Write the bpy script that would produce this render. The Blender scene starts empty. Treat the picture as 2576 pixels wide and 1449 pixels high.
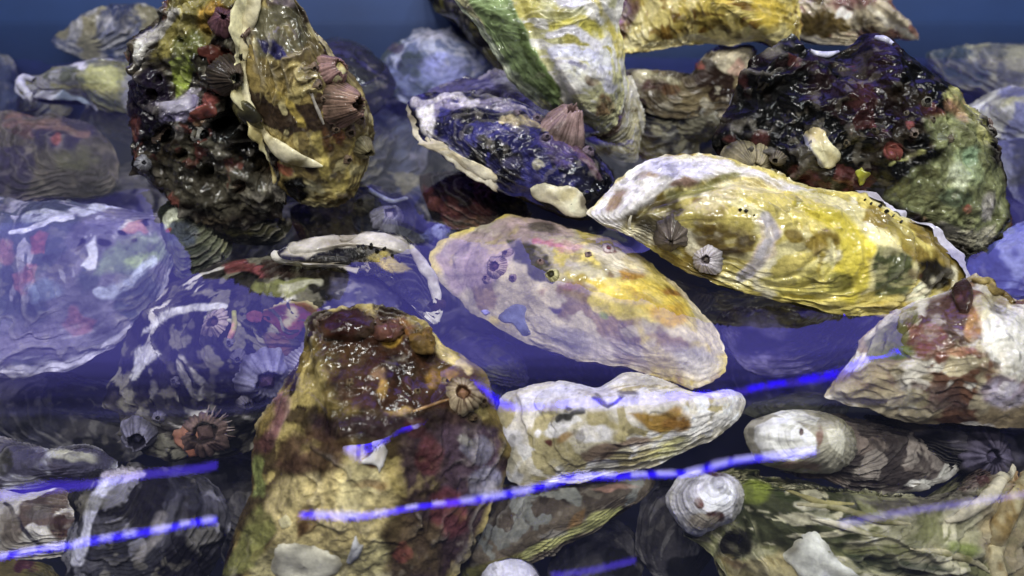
import bpy, math, random
import numpy as np
from mathutils import Vector
from mathutils.bvhtree import BVHTree

# ------------------------------------------------------------------ camera
CAM = np.array([0.0, 0.0, 0.20])
PITCH = math.radians(42)
TV = math.tan(math.radians(18)); TH = TV * 16 / 9
FW = np.array([0, math.cos(PITCH), -math.sin(PITCH)])
UP = np.array([0, math.sin(PITCH), math.cos(PITCH)])
RT = np.array([1.0, 0, 0])
sc = bpy.context.scene
C = sc.collection
cam = bpy.data.cameras.new('camera')
cam.angle = 2 * math.atan(TH); cam.clip_start = 0.005; cam.clip_end = 50
cam.dof.use_dof = True; cam.dof.focus_distance = 0.300; cam.dof.aperture_fstop = 9
camo = bpy.data.objects.new('camera', cam); C.objects.link(camo)
camo.location = CAM; camo.rotation_euler = (math.radians(90) - PITCH, 0, 0)
sc.camera = camo

# ------------------------------------------------------------------ world and lights (indoor: shop lamps, blue LED strips)
w = bpy.data.worlds.new('World'); sc.world = w; w.use_nodes = True
bg = w.node_tree.nodes['Background']
bg.inputs[0].default_value = (0.30, 0.36, 0.62, 1); bg.inputs[1].default_value = 0.05

def area(name, loc, aim, sx, sy, power, col):
    l = bpy.data.lights.new(name, 'AREA'); l.shape = 'RECTANGLE'; l.size = sx; l.size_y = sy
    l.energy = power; l.color = col
    o = bpy.data.objects.new(name, l); C.objects.link(o); o.location = loc
    o.rotation_euler = (Vector(aim) - Vector(loc)).to_track_quat('-Z', 'Y').to_euler()
    return o
for lx, ly, lz, sx, sy, pw, lc in ((0.16, -0.10, 1.25, 0.16, 0.07, 5.8, (1.0, 0.97, 0.90)), (-0.22, -0.06, 1.20, 0.16, 0.07, 5.2, (1.0, 0.97, 0.90)),
                                   (-0.60, 0.05, 1.05, 0.07, 0.14, 2.9, (0.97, 0.98, 1.0)), (0.66, 0.12, 1.00, 0.07, 0.14, 2.9, (0.92, 0.98, 1.0)),
                                   (0.30, 0.22, 1.10, 0.06, 0.12, 1.6, (0.90, 1.0, 0.98)), (-0.05, -0.40, 1.00, 0.12, 0.06, 2.2, (1.0, 0.98, 0.94))):
    area('ceiling_lamp', (lx, ly, lz), (0.0, 0.26, 0), sx, sy, pw, lc)
PANEL_E = 2.5
sc.view_settings.view_transform = 'Standard'; sc.view_settings.look = 'None'
sc.view_settings.exposure = 0.0; sc.view_settings.gamma = 1
sc.render.engine = 'CYCLES'
sc.cycles.use_denoising = True
sc.cycles.max_bounces = 5; sc.cycles.volume_bounces = 0
sc.cycles.transparent_max_bounces = 12
sc.cycles.sample_clamp_indirect = 4

# ------------------------------------------------------------------ maths helpers (all pictures coordinates in a 2576 x 1449 frame)
def ray(px, py):
    return FW + RT * ((px - 1288) / 1288 * TH) + UP * ((724.5 - py) / 724.5 * TV)
def at_z(px, py, z):
    d = ray(px, py); return CAM + d * ((z - CAM[2]) / d[2])
def to_px(P):
    q = P - CAM; z = q @ FW
    return np.stack([1288 + (q @ RT) / z / TH * 1288, 724.5 - (q @ UP) / z / TV * 724.5], 1)
def px_size(P):
    return float((np.asarray(P) - CAM) @ FW) * TH / 1288
def lin(h):
    if not isinstance(h, str): return np.array(h, float)
    v = np.array([int(h[i:i+2], 16) / 255 for i in (0, 2, 4)])
    return np.where(v <= 0.04045, v / 12.92, ((v + 0.055) / 1.055) ** 2.4)
TAB = np.random.default_rng(7).random((64, 64, 64)).astype(np.float32) * 2 - 1
def vn(P, f, seed=0):
    q = P.astype(np.float32) * f + np.array([seed * 7.31 + 3.1, seed * 3.77 + 11.7, seed * 5.13 + 23.3], np.float32)
    i = np.floor(q); u = q - i; u = u * u * (3 - 2 * u)
    i = i.astype(np.int32); a = i & 63; b = (i + 1) & 63
    x0, y0, z0 = a.T; x1, y1, z1 = b.T; ux, uy, uz = u.T
    c00 = TAB[x0, y0, z0] * (1 - ux) + TAB[x1, y0, z0] * ux
    c10 = TAB[x0, y1, z0] * (1 - ux) + TAB[x1, y1, z0] * ux
    c01 = TAB[x0, y0, z1] * (1 - ux) + TAB[x1, y0, z1] * ux
    c11 = TAB[x0, y1, z1] * (1 - ux) + TAB[x1, y1, z1] * ux
    return (c00 * (1 - uy) + c10 * uy) * (1 - uz) + (c01 * (1 - uy) + c11 * uy) * uz
def fbm(P, f, o=4, seed=0, g=0.5):
    a = 1; s = 0; n = 0
    for k in range(o):
        s = s + a * vn(P, f * 2 ** k, seed + k * 3); n += a; a *= g
    return s / n * 1.5
def sst(a, b, x):
    t = np.clip((x - a) / (b - a + 1e-9), 0, 1); return t * t * (3 - 2 * t)
def smooth_loop(pts, n):
    p = np.array(pts, float); m = len(p); out = []
    for i in range(m):
        a, b, c, d = p[i - 1], p[i], p[(i + 1) % m], p[(i + 2) % m]
        t = np.linspace(0, 1, 24, endpoint=False)[:, None]
        out.append(0.5 * (2 * b + (c - a) * t + (2 * a - 5 * b + 4 * c - d) * t**2 + (3 * b - a - 3 * c + d) * t**3))
    o = np.concatenate(out); o2 = np.vstack([o, o[:1]])
    L = np.concatenate([[0], np.cumsum(np.linalg.norm(np.diff(o2, axis=0), axis=1))])
    u = np.linspace(0, L[-1], n, endpoint=False)
    return np.stack([np.interp(u, L, o2[:, k]) for k in (0, 1)], 1)
def smooth_line(pts, n):
    p = np.array(pts, float)
    if len(p) > 2:
        q = np.vstack([2 * p[0] - p[1], p, 2 * p[-1] - p[-2]]); out = []
        for i in range(1, len(q) - 2):
            a, b, c, d = q[i-1:i+3]; t = np.linspace(0, 1, 16, endpoint=False)[:, None]
            out.append(0.5 * (2 * b + (c - a) * t + (2 * a - 5 * b + 4 * c - d) * t**2 + (3 * b - a - 3 * c + d) * t**3))
        p = np.vstack(out + [p[-1:]])
    L = np.concatenate([[0], np.cumsum(np.linalg.norm(np.diff(p[:, :2], axis=0), axis=1))])
    u = np.linspace(0, L[-1], n)
    return np.stack([np.interp(u, L, p[:, k]) for k in range(p.shape[1])], 1)
def seg_dist(X, line):
    L = np.array(line, float); best = np.full(len(X), 1e9)
    for a, b in zip(L[:-1], L[1:]):
        ab = b - a; t = np.clip(((X - a) @ ab) / (ab @ ab + 1e-9), 0, 1)
        best = np.minimum(best, np.linalg.norm(X - a - t[:, None] * ab, axis=1))
    return best
def poly_sd(X, poly):                    # > 0 inside
    p = np.array(poly, float); q = np.roll(p, -1, 0)
    d = seg_dist(X, np.vstack([p, p[:1]]))
    ins = np.zeros(len(X), bool)
    for a, b in zip(p, q):
        if a[1] == b[1]: continue
        c = ((a[1] > X[:, 1]) != (b[1] > X[:, 1])) & (X[:, 0] < (b[0] - a[0]) * (X[:, 1] - a[1]) / (b[1] - a[1]) + a[0])
        ins ^= c
    return np.where(ins, d, -d)
def shape_sd(X, s):
    if s[0] == 'e':
        _, cx, cy, rx, ry = s[:5]; r = math.radians(s[5] if len(s) > 5 else 0)
        d = X - (cx, cy); u = d[:, 0] * math.cos(r) + d[:, 1] * math.sin(r); v = -d[:, 0] * math.sin(r) + d[:, 1] * math.cos(r)
        k = np.sqrt((u / rx) ** 2 + (v / ry) ** 2)
        return (1 - k) * min(rx, ry)
    if s[0] == 'l': return s[2] - seg_dist(X, s[1])
    return poly_sd(X, s[1])

# ------------------------------------------------------------------ materials
def nt(m):
    m.use_nodes = True; t = m.node_tree
    return t, t.nodes, t.links, t.nodes['Principled BSDF']
def shell_mat(name, spec=0.07, rough=(0.2, 0.5), bump=0.4, fine=520, coarse=150, coat=1.0, var=0.28, dry=0.12):
    m = bpy.data.materials.new(name); t, N, L, B = nt(m)
    at = N.new('ShaderNodeAttribute'); at.attribute_name = 'tint'
    tc = N.new('ShaderNodeTexCoord')
    def noise(scale, det, rgh=0.6):
        n = N.new('ShaderNodeTexNoise'); n.inputs['Scale'].default_value = scale
        n.inputs['Detail'].default_value = det; n.inputs['Roughness'].default_value = rgh
        L.new(tc.outputs['Object'], n.inputs['Vector']); return n
    n1 = noise(fine, 5, 0.65); n2 = noise(coarse, 4); n3 = noise(fine * 2.6, 3)
    def mr(src, a, b, c, d):
        r = N.new('ShaderNodeMapRange'); r.inputs[1].default_value = a; r.inputs[2].default_value = b
        r.inputs[3].default_value = c; r.inputs[4].default_value = d; L.new(src, r.inputs[0]); return r.outputs[0]
    def math_(op, a, b):
        r = N.new('ShaderNodeMath'); r.operation = op
        for i, v in enumerate((a, b)):
            if isinstance(v, (int, float)): r.inputs[i].default_value = v
            else: L.new(v, r.inputs[i])
        return r.outputs[0]
    v = math_('MULTIPLY', mr(n1.outputs[0], 0.3, 0.7, 1 - var, 1 + var), mr(n2.outputs[0], 0.3, 0.7, 1 - var * 0.5, 1 + var * 0.5))
    mx = N.new('ShaderNodeVectorMath'); mx.operation = 'SCALE'
    L.new(at.outputs['Color'], mx.inputs[0]); L.new(v, mx.inputs['Scale'])
    L.new(mx.outputs[0], B.inputs['Base Color'])
    L.new(mr(n2.outputs[0], 0.35, 0.65, rough[0], rough[1]), B.inputs['Roughness'])
    geo = N.new('ShaderNodeNewGeometry'); sp = N.new('ShaderNodeSeparateXYZ'); L.new(geo.outputs['Position'], sp.inputs[0])
    wet = mr(sp.outputs[2], -0.0005, 0.0015, 0.0, 1.0)          # a wet film only where the shell stands in air
    L.new(math_('ADD', math_('MULTIPLY', wet, spec), 0.04), B.inputs['Specular IOR Level'])
    n4 = noise(85, 3)
    L.new(math_('MULTIPLY', math_('MULTIPLY', wet, coat), mr(n4.outputs[0], 0.40, 0.56, dry, 1.0)), B.inputs['Coat Weight'])
    B.inputs['Coat Roughness'].default_value = 0.02; B.inputs['Coat IOR'].default_value = 1.45
    bp = N.new('ShaderNodeBump'); bp.inputs['Strength'].default_value = bump; bp.inputs['Distance'].default_value = 0.0008
    hh = math_('ADD', n1.outputs[0], math_('MULTIPLY', n2.outputs[0], 1.6)); hh = math_('ADD', hh, math_('MULTIPLY', n3.outputs[0], 0.45))
    L.new(hh, bp.inputs['Height']); L.new(bp.outputs[0], B.inputs['Normal'])
    bc = N.new('ShaderNodeBump'); bc.inputs['Strength'].default_value = min(1.0, bump * 0.9); bc.inputs['Distance'].default_value = 0.0007
    L.new(n2.outputs[0], bc.inputs['Height']); L.new(bc.outputs[0], B.inputs['Coat Normal'])
    return m
M_SHELL = shell_mat('shell')
M_WET = shell_mat('wet_shell', bump=0.45, coarse=120, dry=0.6)
M_CRUST = shell_mat('crusted_shell', rough=(0.22, 0.6), bump=0.75, fine=430, coarse=170, coat=1.0, var=0.5)
M_SMOOTH = shell_mat('smooth_shell', rough=(0.2, 0.4), bump=0.2, coat=0.8, var=0.22)
M_BLACK = shell_mat('black_crusted_shell', spec=0.03, rough=(0.3, 0.6), bump=0.8, fine=430, coarse=200, coat=0.65, var=0.5)
M_BARN = shell_mat('barnacle_plate', rough=(0.3, 0.55), bump=0.25, fine=900, coarse=300, coat=0.35, var=0.3)
def plain(name, col, rough=0.5, emit=None, e=0):
    m = bpy.data.materials.new(name); t, N, L, B = nt(m)
    B.inputs['Base Color'].default_value = (*col, 1); B.inputs['Roughness'].default_value = rough
    tc = N.new('ShaderNodeTexCoord'); n = N.new('ShaderNodeTexNoise'); n.inputs['Scale'].default_value = 30; n.inputs['Detail'].default_value = 5
    L.new(tc.outputs['Object'], n.inputs['Vector'])
    mx = N.new('ShaderNodeMix'); mx.data_type = 'RGBA'
    mx.inputs[6].default_value = (*[c * 0.7 for c in col], 1); mx.inputs[7].default_value = (*[min(1, c * 1.3) for c in col], 1)
    L.new(n.outputs[0], mx.inputs[0]); L.new(mx.outputs[2], B.inputs['Base Color'])
    if emit:
        B.inputs['Emission Color'].default_value = (*emit, 1); B.inputs['Emission Strength'].default_value = e
    return m

# ------------------------------------------------------------------ object helpers
def mesh_obj(name, V, F, mat, parent=None, col=None, loc=(0, 0, 0), smooth=True):
    me = bpy.data.meshes.new(name)
    V = np.asarray(V, np.float32) - np.asarray(loc, np.float32)
    F = np.asarray(F, np.int32)
    me.vertices.add(len(V)); me.vertices.foreach_set('co', V.ravel())
    k = F.shape[1]
    me.loops.add(F.size); me.loops.foreach_set('vertex_index', F.ravel())
    me.polygons.add(len(F)); me.polygons.foreach_set('loop_start', np.arange(0, F.size, k, dtype=np.int32))
    me.update(calc_edges=True)
    if smooth: me.polygons.foreach_set('use_smooth', np.ones(len(F), bool))
    if col is not None:
        a = me.color_attributes.new('tint', 'FLOAT_COLOR', 'POINT')
        rd = sst(2.2, 4.5, col[:, 0] / (col[:, 1] + 1e-4))[:, None] * 0.42; lm = (col @ np.array([0.4, 0.5, 0.1]))[:, None]; col = col * (1 - rd) + lm * np.array([0.95, 0.72, 0.62]) * rd
        c = np.ones((len(V), 4), np.float32); c[:, :3] = np.clip(np.clip(col, 0, 1) ** 1.14 * 0.97, 0.003, 0.92); a.data.foreach_set('color', c.ravel())
    me.materials.append(mat)
    o = bpy.data.objects.new(name, me); C.objects.link(o)
    if parent is not None:
        o.parent = parent
        o.location = (0, 0, 0) if loc is not None else o.location
    return o
def empty(name, loc, label, cat, group=None):
    o = bpy.data.objects.new(name, None); C.objects.link(o); o.location = loc
    o.empty_display_size = 0.02
    o['label'] = label; o['category'] = cat
    if group: o['group'] = group
    return o
def grid_faces(nr, na, closed=True, flip=False):
    i, j = np.meshgrid(np.arange(nr - 1), np.arange(na if closed else na - 1), indexing='ij')
    a = i * na + j; b = i * na + (j + 1) % na; c = (i + 1) * na + (j + 1) % na; d = (i + 1) * na + j
    q = np.stack([a, b, c, d], -1).reshape(-1, 4)
    return q[:, ::-1] if flip else q
HOSTS = []                                # (bvh) of every shell, for the meniscus of the water
class Host: pass

def paint(P, X, pal, patches, t, ang, seed):
    """albedo per vertex: base tones broken by noise and growth streaks, then the shell's own patches"""
    col = np.tile(lin(pal[0]), (len(P), 1))
    sp = np.stack([t * 9, ang * 1.3, np.full_like(t, seed * 1.7)], 1)
    for k, e in enumerate(pal[1:]):
        c, mode, f, thr, soft = e
        if mode == 'n': n = fbm(P, f, 4, seed + 5 + k)
        else: n = 0.75 * fbm(sp, f, 3, seed + 9 + k) + 0.35 * fbm(P, 90, 3, seed + 2 + k)
        soft = soft * 0.5; mk = sst(thr - soft, thr + soft, n)[:, None]
        col = col * (1 - mk) + lin(c) * mk
    if patches:
        wx = np.stack([vn(P, 110, seed + 31) * 13 + vn(P, 330, seed + 33) * 7, vn(P, 110, seed + 41) * 13 + vn(P, 330, seed + 43) * 7], 1)
        for e in patches:
            c, shp = e[0], e[1]; soft = (e[2] if len(e) > 2 else 5) * 0.5 + 0.5; op = min(1.0, (e[3] if len(e) > 3 else 1.0) * 1.06)
            sd = shape_sd(X + wx * (e[4] if len(e) > 4 else 1.0), shp)
            mk = (sst(-soft, soft, sd) * op)[:, None]
            brk = 1 - 0.35 * sst(0.1, 0.5, fbm(P, 260, 3, seed + 77))[:, None]
            mk = mk * brk if op < 1 else mk
            col = col * (1 - mk) + lin(c) * mk
    f1 = fbm(P, 230, 3, seed + 61); f2 = fbm(P, 300, 2, seed + 67); f3 = fbm(P, 60, 3, seed + 71)
    mk = (sst(0.38, 0.6, f1) * sst(-0.2, 0.3, f3) * 0.6)[:, None]; col = col * (1 - mk) + (col * 0.3 + lin('2c2018') * 0.3) * mk
    mk = (sst(0.42, 0.6, f2) * sst(0.2, -0.3, f3) * 0.45)[:, None]; col = col * (1 - mk) + (col * 0.6 + lin('b8b09c') * 0.5) * mk
    lum = (col @ np.array([0.3, 0.55, 0.15]))[:, None]; col = col * 0.88 + lum * 0.12
    red = sst(2.0, 4.0, col[:, 0] / (col[:, 1] + 1e-4))[:, None] * 0.28; lum = (col @ np.array([0.3, 0.5, 0.2]))[:, None]
    col = col * (1 - red) + (lum * 0.6 + 0.03) * red
    return col * (1 + 0.28 * fbm(P, 150, 3, seed + 73))[:, None]

def shell(parent, name, outline, anchor, nrm, Ht, Hb, umbo, pal, patches=(), seed=1, res=1.0, ridges=9, ridge_h=0.0011,
          lump=0.002, fine=0.0005, crust=0.0, rib=0.0006, p=2.1, q=1.0, wave=0.0018, mat=None, grooves=(), lower_pal=None,
          jitter=0.02, skew=0.25, only_top=False, lower_scale=0.985, gap=0.0006, lip=None, lowname='lower_valve', holes=(), bands=1.0, grit=1.0):
    mat = mat or M_SHELL
    n = np.array(nrm, float); n /= np.linalg.norm(n)
    A = at_z(*anchor)
    na = int(300 * res); nr = int(125 * res)
    o = smooth_loop(outline, na)
    cpx = np.array([(o[:, 0].min() + o[:, 0].max()) / 2, (o[:, 1].min() + o[:, 1].max()) / 2]) * 0.4 + o.mean(0) * 0.6
    def plane(px):
        D = np.array([ray(*q_) for q_ in px]); return CAM + D * (((A - CAM) @ n) / (D @ n))[:, None]
    W = plane(o); c0 = plane([cpx])[0]
    e1 = RT - n * n[0]; e1 /= np.linalg.norm(e1); e2 = np.cross(n, e1)
    P2 = np.stack([(W - c0) @ e1, (W - c0) @ e2], 1)
    R = np.sqrt((P2 ** 2).sum(1).mean())
    th = np.arange(na) / na * 2 * math.pi
    ring = np.stack([np.cos(th), np.sin(th), np.full(na, seed * 2.3)], 1)
    P2 = P2 * (1 + jitter * fbm(ring, 4, 4, seed + 1) + (0.006 + 0.25 * jitter) * fbm(ring, 24, 3, seed + 2))[:, None]
    U = plane([umbo])[0]; U2 = np.array([(U - c0) @ e1, (U - c0) @ e2]) * 0.93
    s = np.linspace(0, 1, nr) ** 0.85; s[0] = 0.002
    G = (s[:, None, None] * P2[None]).reshape(-1, 2); S = np.repeat(s, na)
    d = G - U2; ang = np.arctan2(d[:, 1], d[:, 0]); do = P2 - U2; ao = np.arctan2(do[:, 1], do[:, 0])
    k = np.argsort(ao); ax = np.concatenate([ao[k] - 2 * math.pi, ao[k], ao[k] + 2 * math.pi]); rx = np.tile(np.linalg.norm(do, axis=1)[k], 3)
    t = np.clip(np.linalg.norm(d, axis=1) / np.interp(ang, ax, rx), 0, 1.05)
    B0 = c0 + G[:, :1] * e1 + G[:, 1:] * e2
    prof = np.clip(1 - S ** p, 0, 1) ** q
    uu = U2 / (np.linalg.norm(U2) + 1e-9)
    prof = prof * (1 + skew * (G @ uu) / R)
    ph = t * ridges + 1.3 * vn(B0, 34, seed + 50) + 0.6 * vn(B0, 110, seed + 51) + 0.28 * vn(B0, 310, seed + 52)
    saw = ph - np.floor(ph); lam = np.where(saw < 0.9, (saw / 0.9) ** 1.8, (1 - saw) / 0.1)
    ph2 = t * ridges * 3.1 + 2.2 * vn(B0, 40, seed + 53) + 0.9 * vn(B0, 160, seed + 54) + 0.4 * vn(B0, 420, seed + 55)
    saw2 = ph2 - np.floor(ph2); lam = lam + 0.38 * np.where(saw2 < 0.85, (saw2 / 0.85) ** 1.5, (1 - saw2) / 0.15)
    flk = sst(-0.25, 0.45, fbm(B0, 45, 3, seed + 57))
    hsh = lambda q_: (np.sin(np.floor(q_) * 12.9898 + seed * 3.1) * 43758.5453) % 1.0
    tone = 1 + (bands * ((hsh(ph) - 0.5) * 0.55 + (hsh(ph2) - 0.5) * 0.4)) * (0.35 + 0.65 * flk)
    pale = bands * 0.5 * sst(0.62, 0.84, saw) * sst(0.3, 0.8, flk) * np.clip(t, 0, 1)
    edge = 0.25 + 0.75 * np.clip(t, 0, 1)
    fade = sst(1.0, 0.9, S) * 0.75 + 0.25
    h = Ht * prof + ridge_h * lam * edge * (0.2 + 1.2 * flk)
    spn = np.stack([ang * 2.2, np.full_like(t, seed * 1.1), t * 1.2], 1)
    h = h + rib * 2 * fbm(spn, 3.0, 3, seed + 60) * t
    h = h + (lump * fbm(B0, 42, 3, seed + 61) + fine * fbm(B0, 210, 3, seed + 62)) * fade
    pim = sst(0.42, 0.72, vn(B0, 240, seed + 64)) * sst(-0.1, 0.4, fbm(B0, 38, 2, seed + 65)); pit = sst(0.5, 0.75, vn(B0, 190, seed + 69)) * sst(0.1, -0.4, fbm(B0, 38, 2, seed + 65))
    h = h + (0.0007 * pim - 0.0008 * pit) * grit * fade
    if crust:
        rg = 1 - np.abs(fbm(B0, 95, 4, seed + 63)) * 2.2
        h = h + crust * (np.clip(rg, -0.4, 1) + 0.8 * fbm(B0, 170, 3, seed + 66) + 0.35 * fbm(B0, 380, 2, seed + 68)) * fade
    wv = wave * fbm(np.stack([np.cos(th) * 1.0, np.sin(th), np.full(na, seed * 4.1)], 1), 3.2, 3, seed + 70)
    h = h + np.tile(wv, nr) * S ** 3
    P = B0 + h[:, None] * n
    P = P + (S * S)[:, None] * 0.0012 * np.stack([vn(B0, 120, seed + 80), vn(B0, 120, seed + 81), vn(B0, 120, seed + 82)], 1)
    od = (B0 - c0) / (np.linalg.norm(B0 - c0, axis=1)[:, None] + 1e-6)
    P = P + od * (ridge_h * 0.9 * lam * edge * (0.2 + flk) * sst(0.25, 0.6, S))[:, None]
    X = to_px(P)
    for ln, wd, dp in grooves:
        P = P - n * (dp * np.exp(-(seg_dist(X, ln) / wd) ** 2))[:, None]
    for hx, hy, hr, dp in holes:
        P = P - n * (dp * sst(hr, hr * 0.55, np.hypot(X[:, 0] - hx, X[:, 1] - hy)))[:, None]
    X = to_px(P)
    col = paint(P, X, pal, patches, t, ang, seed) * tone[:, None]
    col = col * (1 - pale[:, None]) + (col * 0.5 + lin('cfc9bc') * 0.5) * pale[:, None]
    loc = np.array(parent.location)
    F = grid_faces(nr, na)
    ob = mesh_obj(name, P, F, mat, parent, col, loc)
    fixnormals(ob, n)
    hst = Host(); hst.bvh = BVHTree.FromPolygons([Vector(v) for v in P.tolist()], F.tolist()); hst.n = n; hst.parent = parent; hst.loc = loc
    HOSTS.append((hst.bvh, P.min(0), P.max(0)))
    rimP = P.reshape(nr, na, 3)
    hst.rim = rimP[-1]; hst.rim_in = rimP[int(nr * 0.86)]; hst.c0 = c0; hst.R = R
    if not only_top:
        na2 = na // 2; nr2 = max(10, nr // 4)
        Q2 = P2[::2][:na2] * lower_scale; s2 = np.linspace(1, 0.002, nr2) ** 0.6
        G2 = (s2[:, None, None] * Q2[None]).reshape(-1, 2); S2 = np.repeat(s2, na2)
        Bq = c0 + G2[:, :1] * e1 + G2[:, 1:] * e2
        hq = -gap - Hb * np.clip(1 - S2 ** 2.6, 0, 1) ** 0.6
        hq = hq + np.tile(wv[::2][:na2], nr2) * S2 ** 3 + (ridge_h * 1.2 * fbm(np.stack([S2 * 7, np.tile(th[::2][:na2], nr2), S2 * 0 + seed], 1), 2, 3, seed + 90) + lump * fbm(Bq, 60, 3, seed + 91)) * (1 - S2 ** 6)
        Pq = Bq + hq[:, None] * n
        cq = paint(Pq, to_px(Pq), lower_pal or pal, (), S2, np.tile(th[::2][:na2], nr2), seed + 100)
        Fq = grid_faces(nr2, na2)
        ol = mesh_obj(lowname, Pq, Fq, mat, parent, cq, loc); fixnormals(ol, -n)
        HOSTS.append((BVHTree.FromPolygons([Vector(v) for v in Pq.tolist()], Fq.tolist()), Pq.min(0), Pq.max(0)))
    if lip: make_lip(hst, o, lip, seed)
    return hst
def fixnormals(ob, n):
    me = ob.data; ar = np.zeros(len(me.polygons) * 3, np.float32); me.polygons.foreach_get('normal', ar)
    if (ar.reshape(-1, 3) @ n).mean() < 0: me.flip_normals()

def make_lip(h, o, lip, seed):
    """a frilled pale edge along part of the rim: lip = (from px, to px, width m, colours)"""
    for (a, b, wd, c1, c2, *rest) in lip:
        flare = rest[0] if rest else 0.15
        na = len(o)
        ia = int(np.argmin(np.hypot(*(o - a).T))); ib = int(np.argmin(np.hypot(*(o - b).T)))
        f = (ib - ia) % na; idx = (ia + np.arange(f + 1)) % na if f <= na / 2 else (ib + np.arange((ia - ib) % na + 1)) % na
        rim = h.rim[idx]; inn = h.rim_in[idx]
        m = len(idx); u = np.linspace(0, 1, m); tap = np.clip(np.minimum(u, 1 - u) * 7, 0.05, 1) ** 0.6
        out = rim - inn; out = out - (out @ h.n)[:, None] * h.n; out /= np.linalg.norm(out, axis=1)[:, None] + 1e-9
        wav = fbm(rim, 90, 3, seed + 200); W = (wd * tap * (0.8 + 0.8 * fbm(rim, 160, 4, seed + 201)))[:, None]
        up = h.n * 1.0
        rows = [rim - out * W * 0.85 + up * (0.0022 + 0.0006 * wav)[:, None],
                rim - out * W * 0.3 + up * (0.0012 + 0.001 * wav)[:, None],
                rim + out * W * 0.35 + up * (flare * wd + 0.0014 * wav)[:, None],
                rim + out * W * 0.45 + up * (flare * wd - 0.0006 + 0.0014 * wav)[:, None],
                rim + out * W * 0.3 + up * (-0.0012 + 0.001 * wav)[:, None],
                rim - out * W * 0.5 - up * 0.002]
        P = np.concatenate(rows); k = np.tile(fbm(rim, 130, 3, seed + 203), 6); mk = sst(-0.1, 0.45, k + np.repeat([0, 0, -.2, -.2, .2, .5], m))[:, None]
        col = lin(c1) * (1 - mk) + lin(c2) * mk
        ob = mesh_obj('lip', P, grid_faces(6, m, closed=False), M_SMOOTH, h.parent, col, h.loc); fixnormals(ob, h.n)
        HOSTS.append((BVHTree.FromPolygons([Vector(v) for v in P.tolist()], grid_faces(6, m, closed=False).tolist()), P.min(0), P.max(0)))

def hit(h, px, py):
    d = ray(px, py); d = d / np.linalg.norm(d)
    r = h.bvh.ray_cast(Vector(CAM), Vector(d))
    if r[0] is None:
        r = h.bvh.find_nearest(Vector(CAM + d * float(np.linalg.norm(h.c0 - CAM))))
    nn = np.array(r[1])
    if nn @ h.n < 0: nn = -nn
    return np.array(r[0]), nn

def plate(h, poly, c1, c2=None, thick=0.0009, name='shell_flake', seed=3, mat=None, patches=()):
    """a thin crust or flake grown on a shell, following its surface"""
    o = smooth_loop(poly, 44); c = o.mean(0); V = []; nr = 9
    s = np.linspace(1, 0.003, nr) ** 0.8
    a_ = np.arange(44) / 44 * 2 * math.pi; jit = 1 + 0.12 * fbm(np.stack([np.cos(a_), np.sin(a_), a_ * 0 + seed], 1), 3.1, 4, seed)
    base, nm = hit(h, *c)
    for i, si in enumerate(s):
        for k, q in enumerate(o):
            x = c + (q - c) * si * jit[k]; p_, n_ = hit(h, *x)
            lift = thick * (0.6 if i == 1 else 1.0) * (1 + 0.25 * si * math.sin(k * .43 + i * .5 + seed)) if i else -thick
            V.append(p_ + (0.5 * n_ + 0.5 * nm) * lift * (0.7 if name == 'shell_flake' else 1))
    V = np.array(V).reshape(nr, 44, 3)
    for _ in range(5):
        W_ = V.copy(); W_[1:-1] = (V[1:-1] * 2 + V[:-2] + V[2:] + np.roll(V, 1, 1)[1:-1] + np.roll(V, -1, 1)[1:-1]) / 6; V[2:] = W_[2:]
    V = V.reshape(-1, 3); k = fbm(V, 150, 3, seed + 300)
    mk = sst(-0.1, 0.5, k)[:, None]; col = lin(c1) * (1 - mk) + lin(c2 or c1) * mk
    er = np.repeat(sst(0.55, 1.0, s), 44) * sst(-0.5, 0.5, fbm(V, 240, 3, seed + 9)); col = col * (1 - 0.6 * er[:, None]) + lin('5a5244') * 0.6 * er[:, None]; col = col * (1 + 0.25 * fbm(V, 300, 3, seed + 19))[:, None]
    if patches: 
        for e in patches:
            m2 = sst(-4, 4, shape_sd(to_px(V), e[1]))[:, None]; col = col * (1 - m2) + lin(e[0]) * m2
    ob = mesh_obj(name, V, grid_faces(nr, 44), mat or M_SMOOTH, h.parent, col, h.loc); fixnormals(ob, nm)
    return ob
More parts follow.
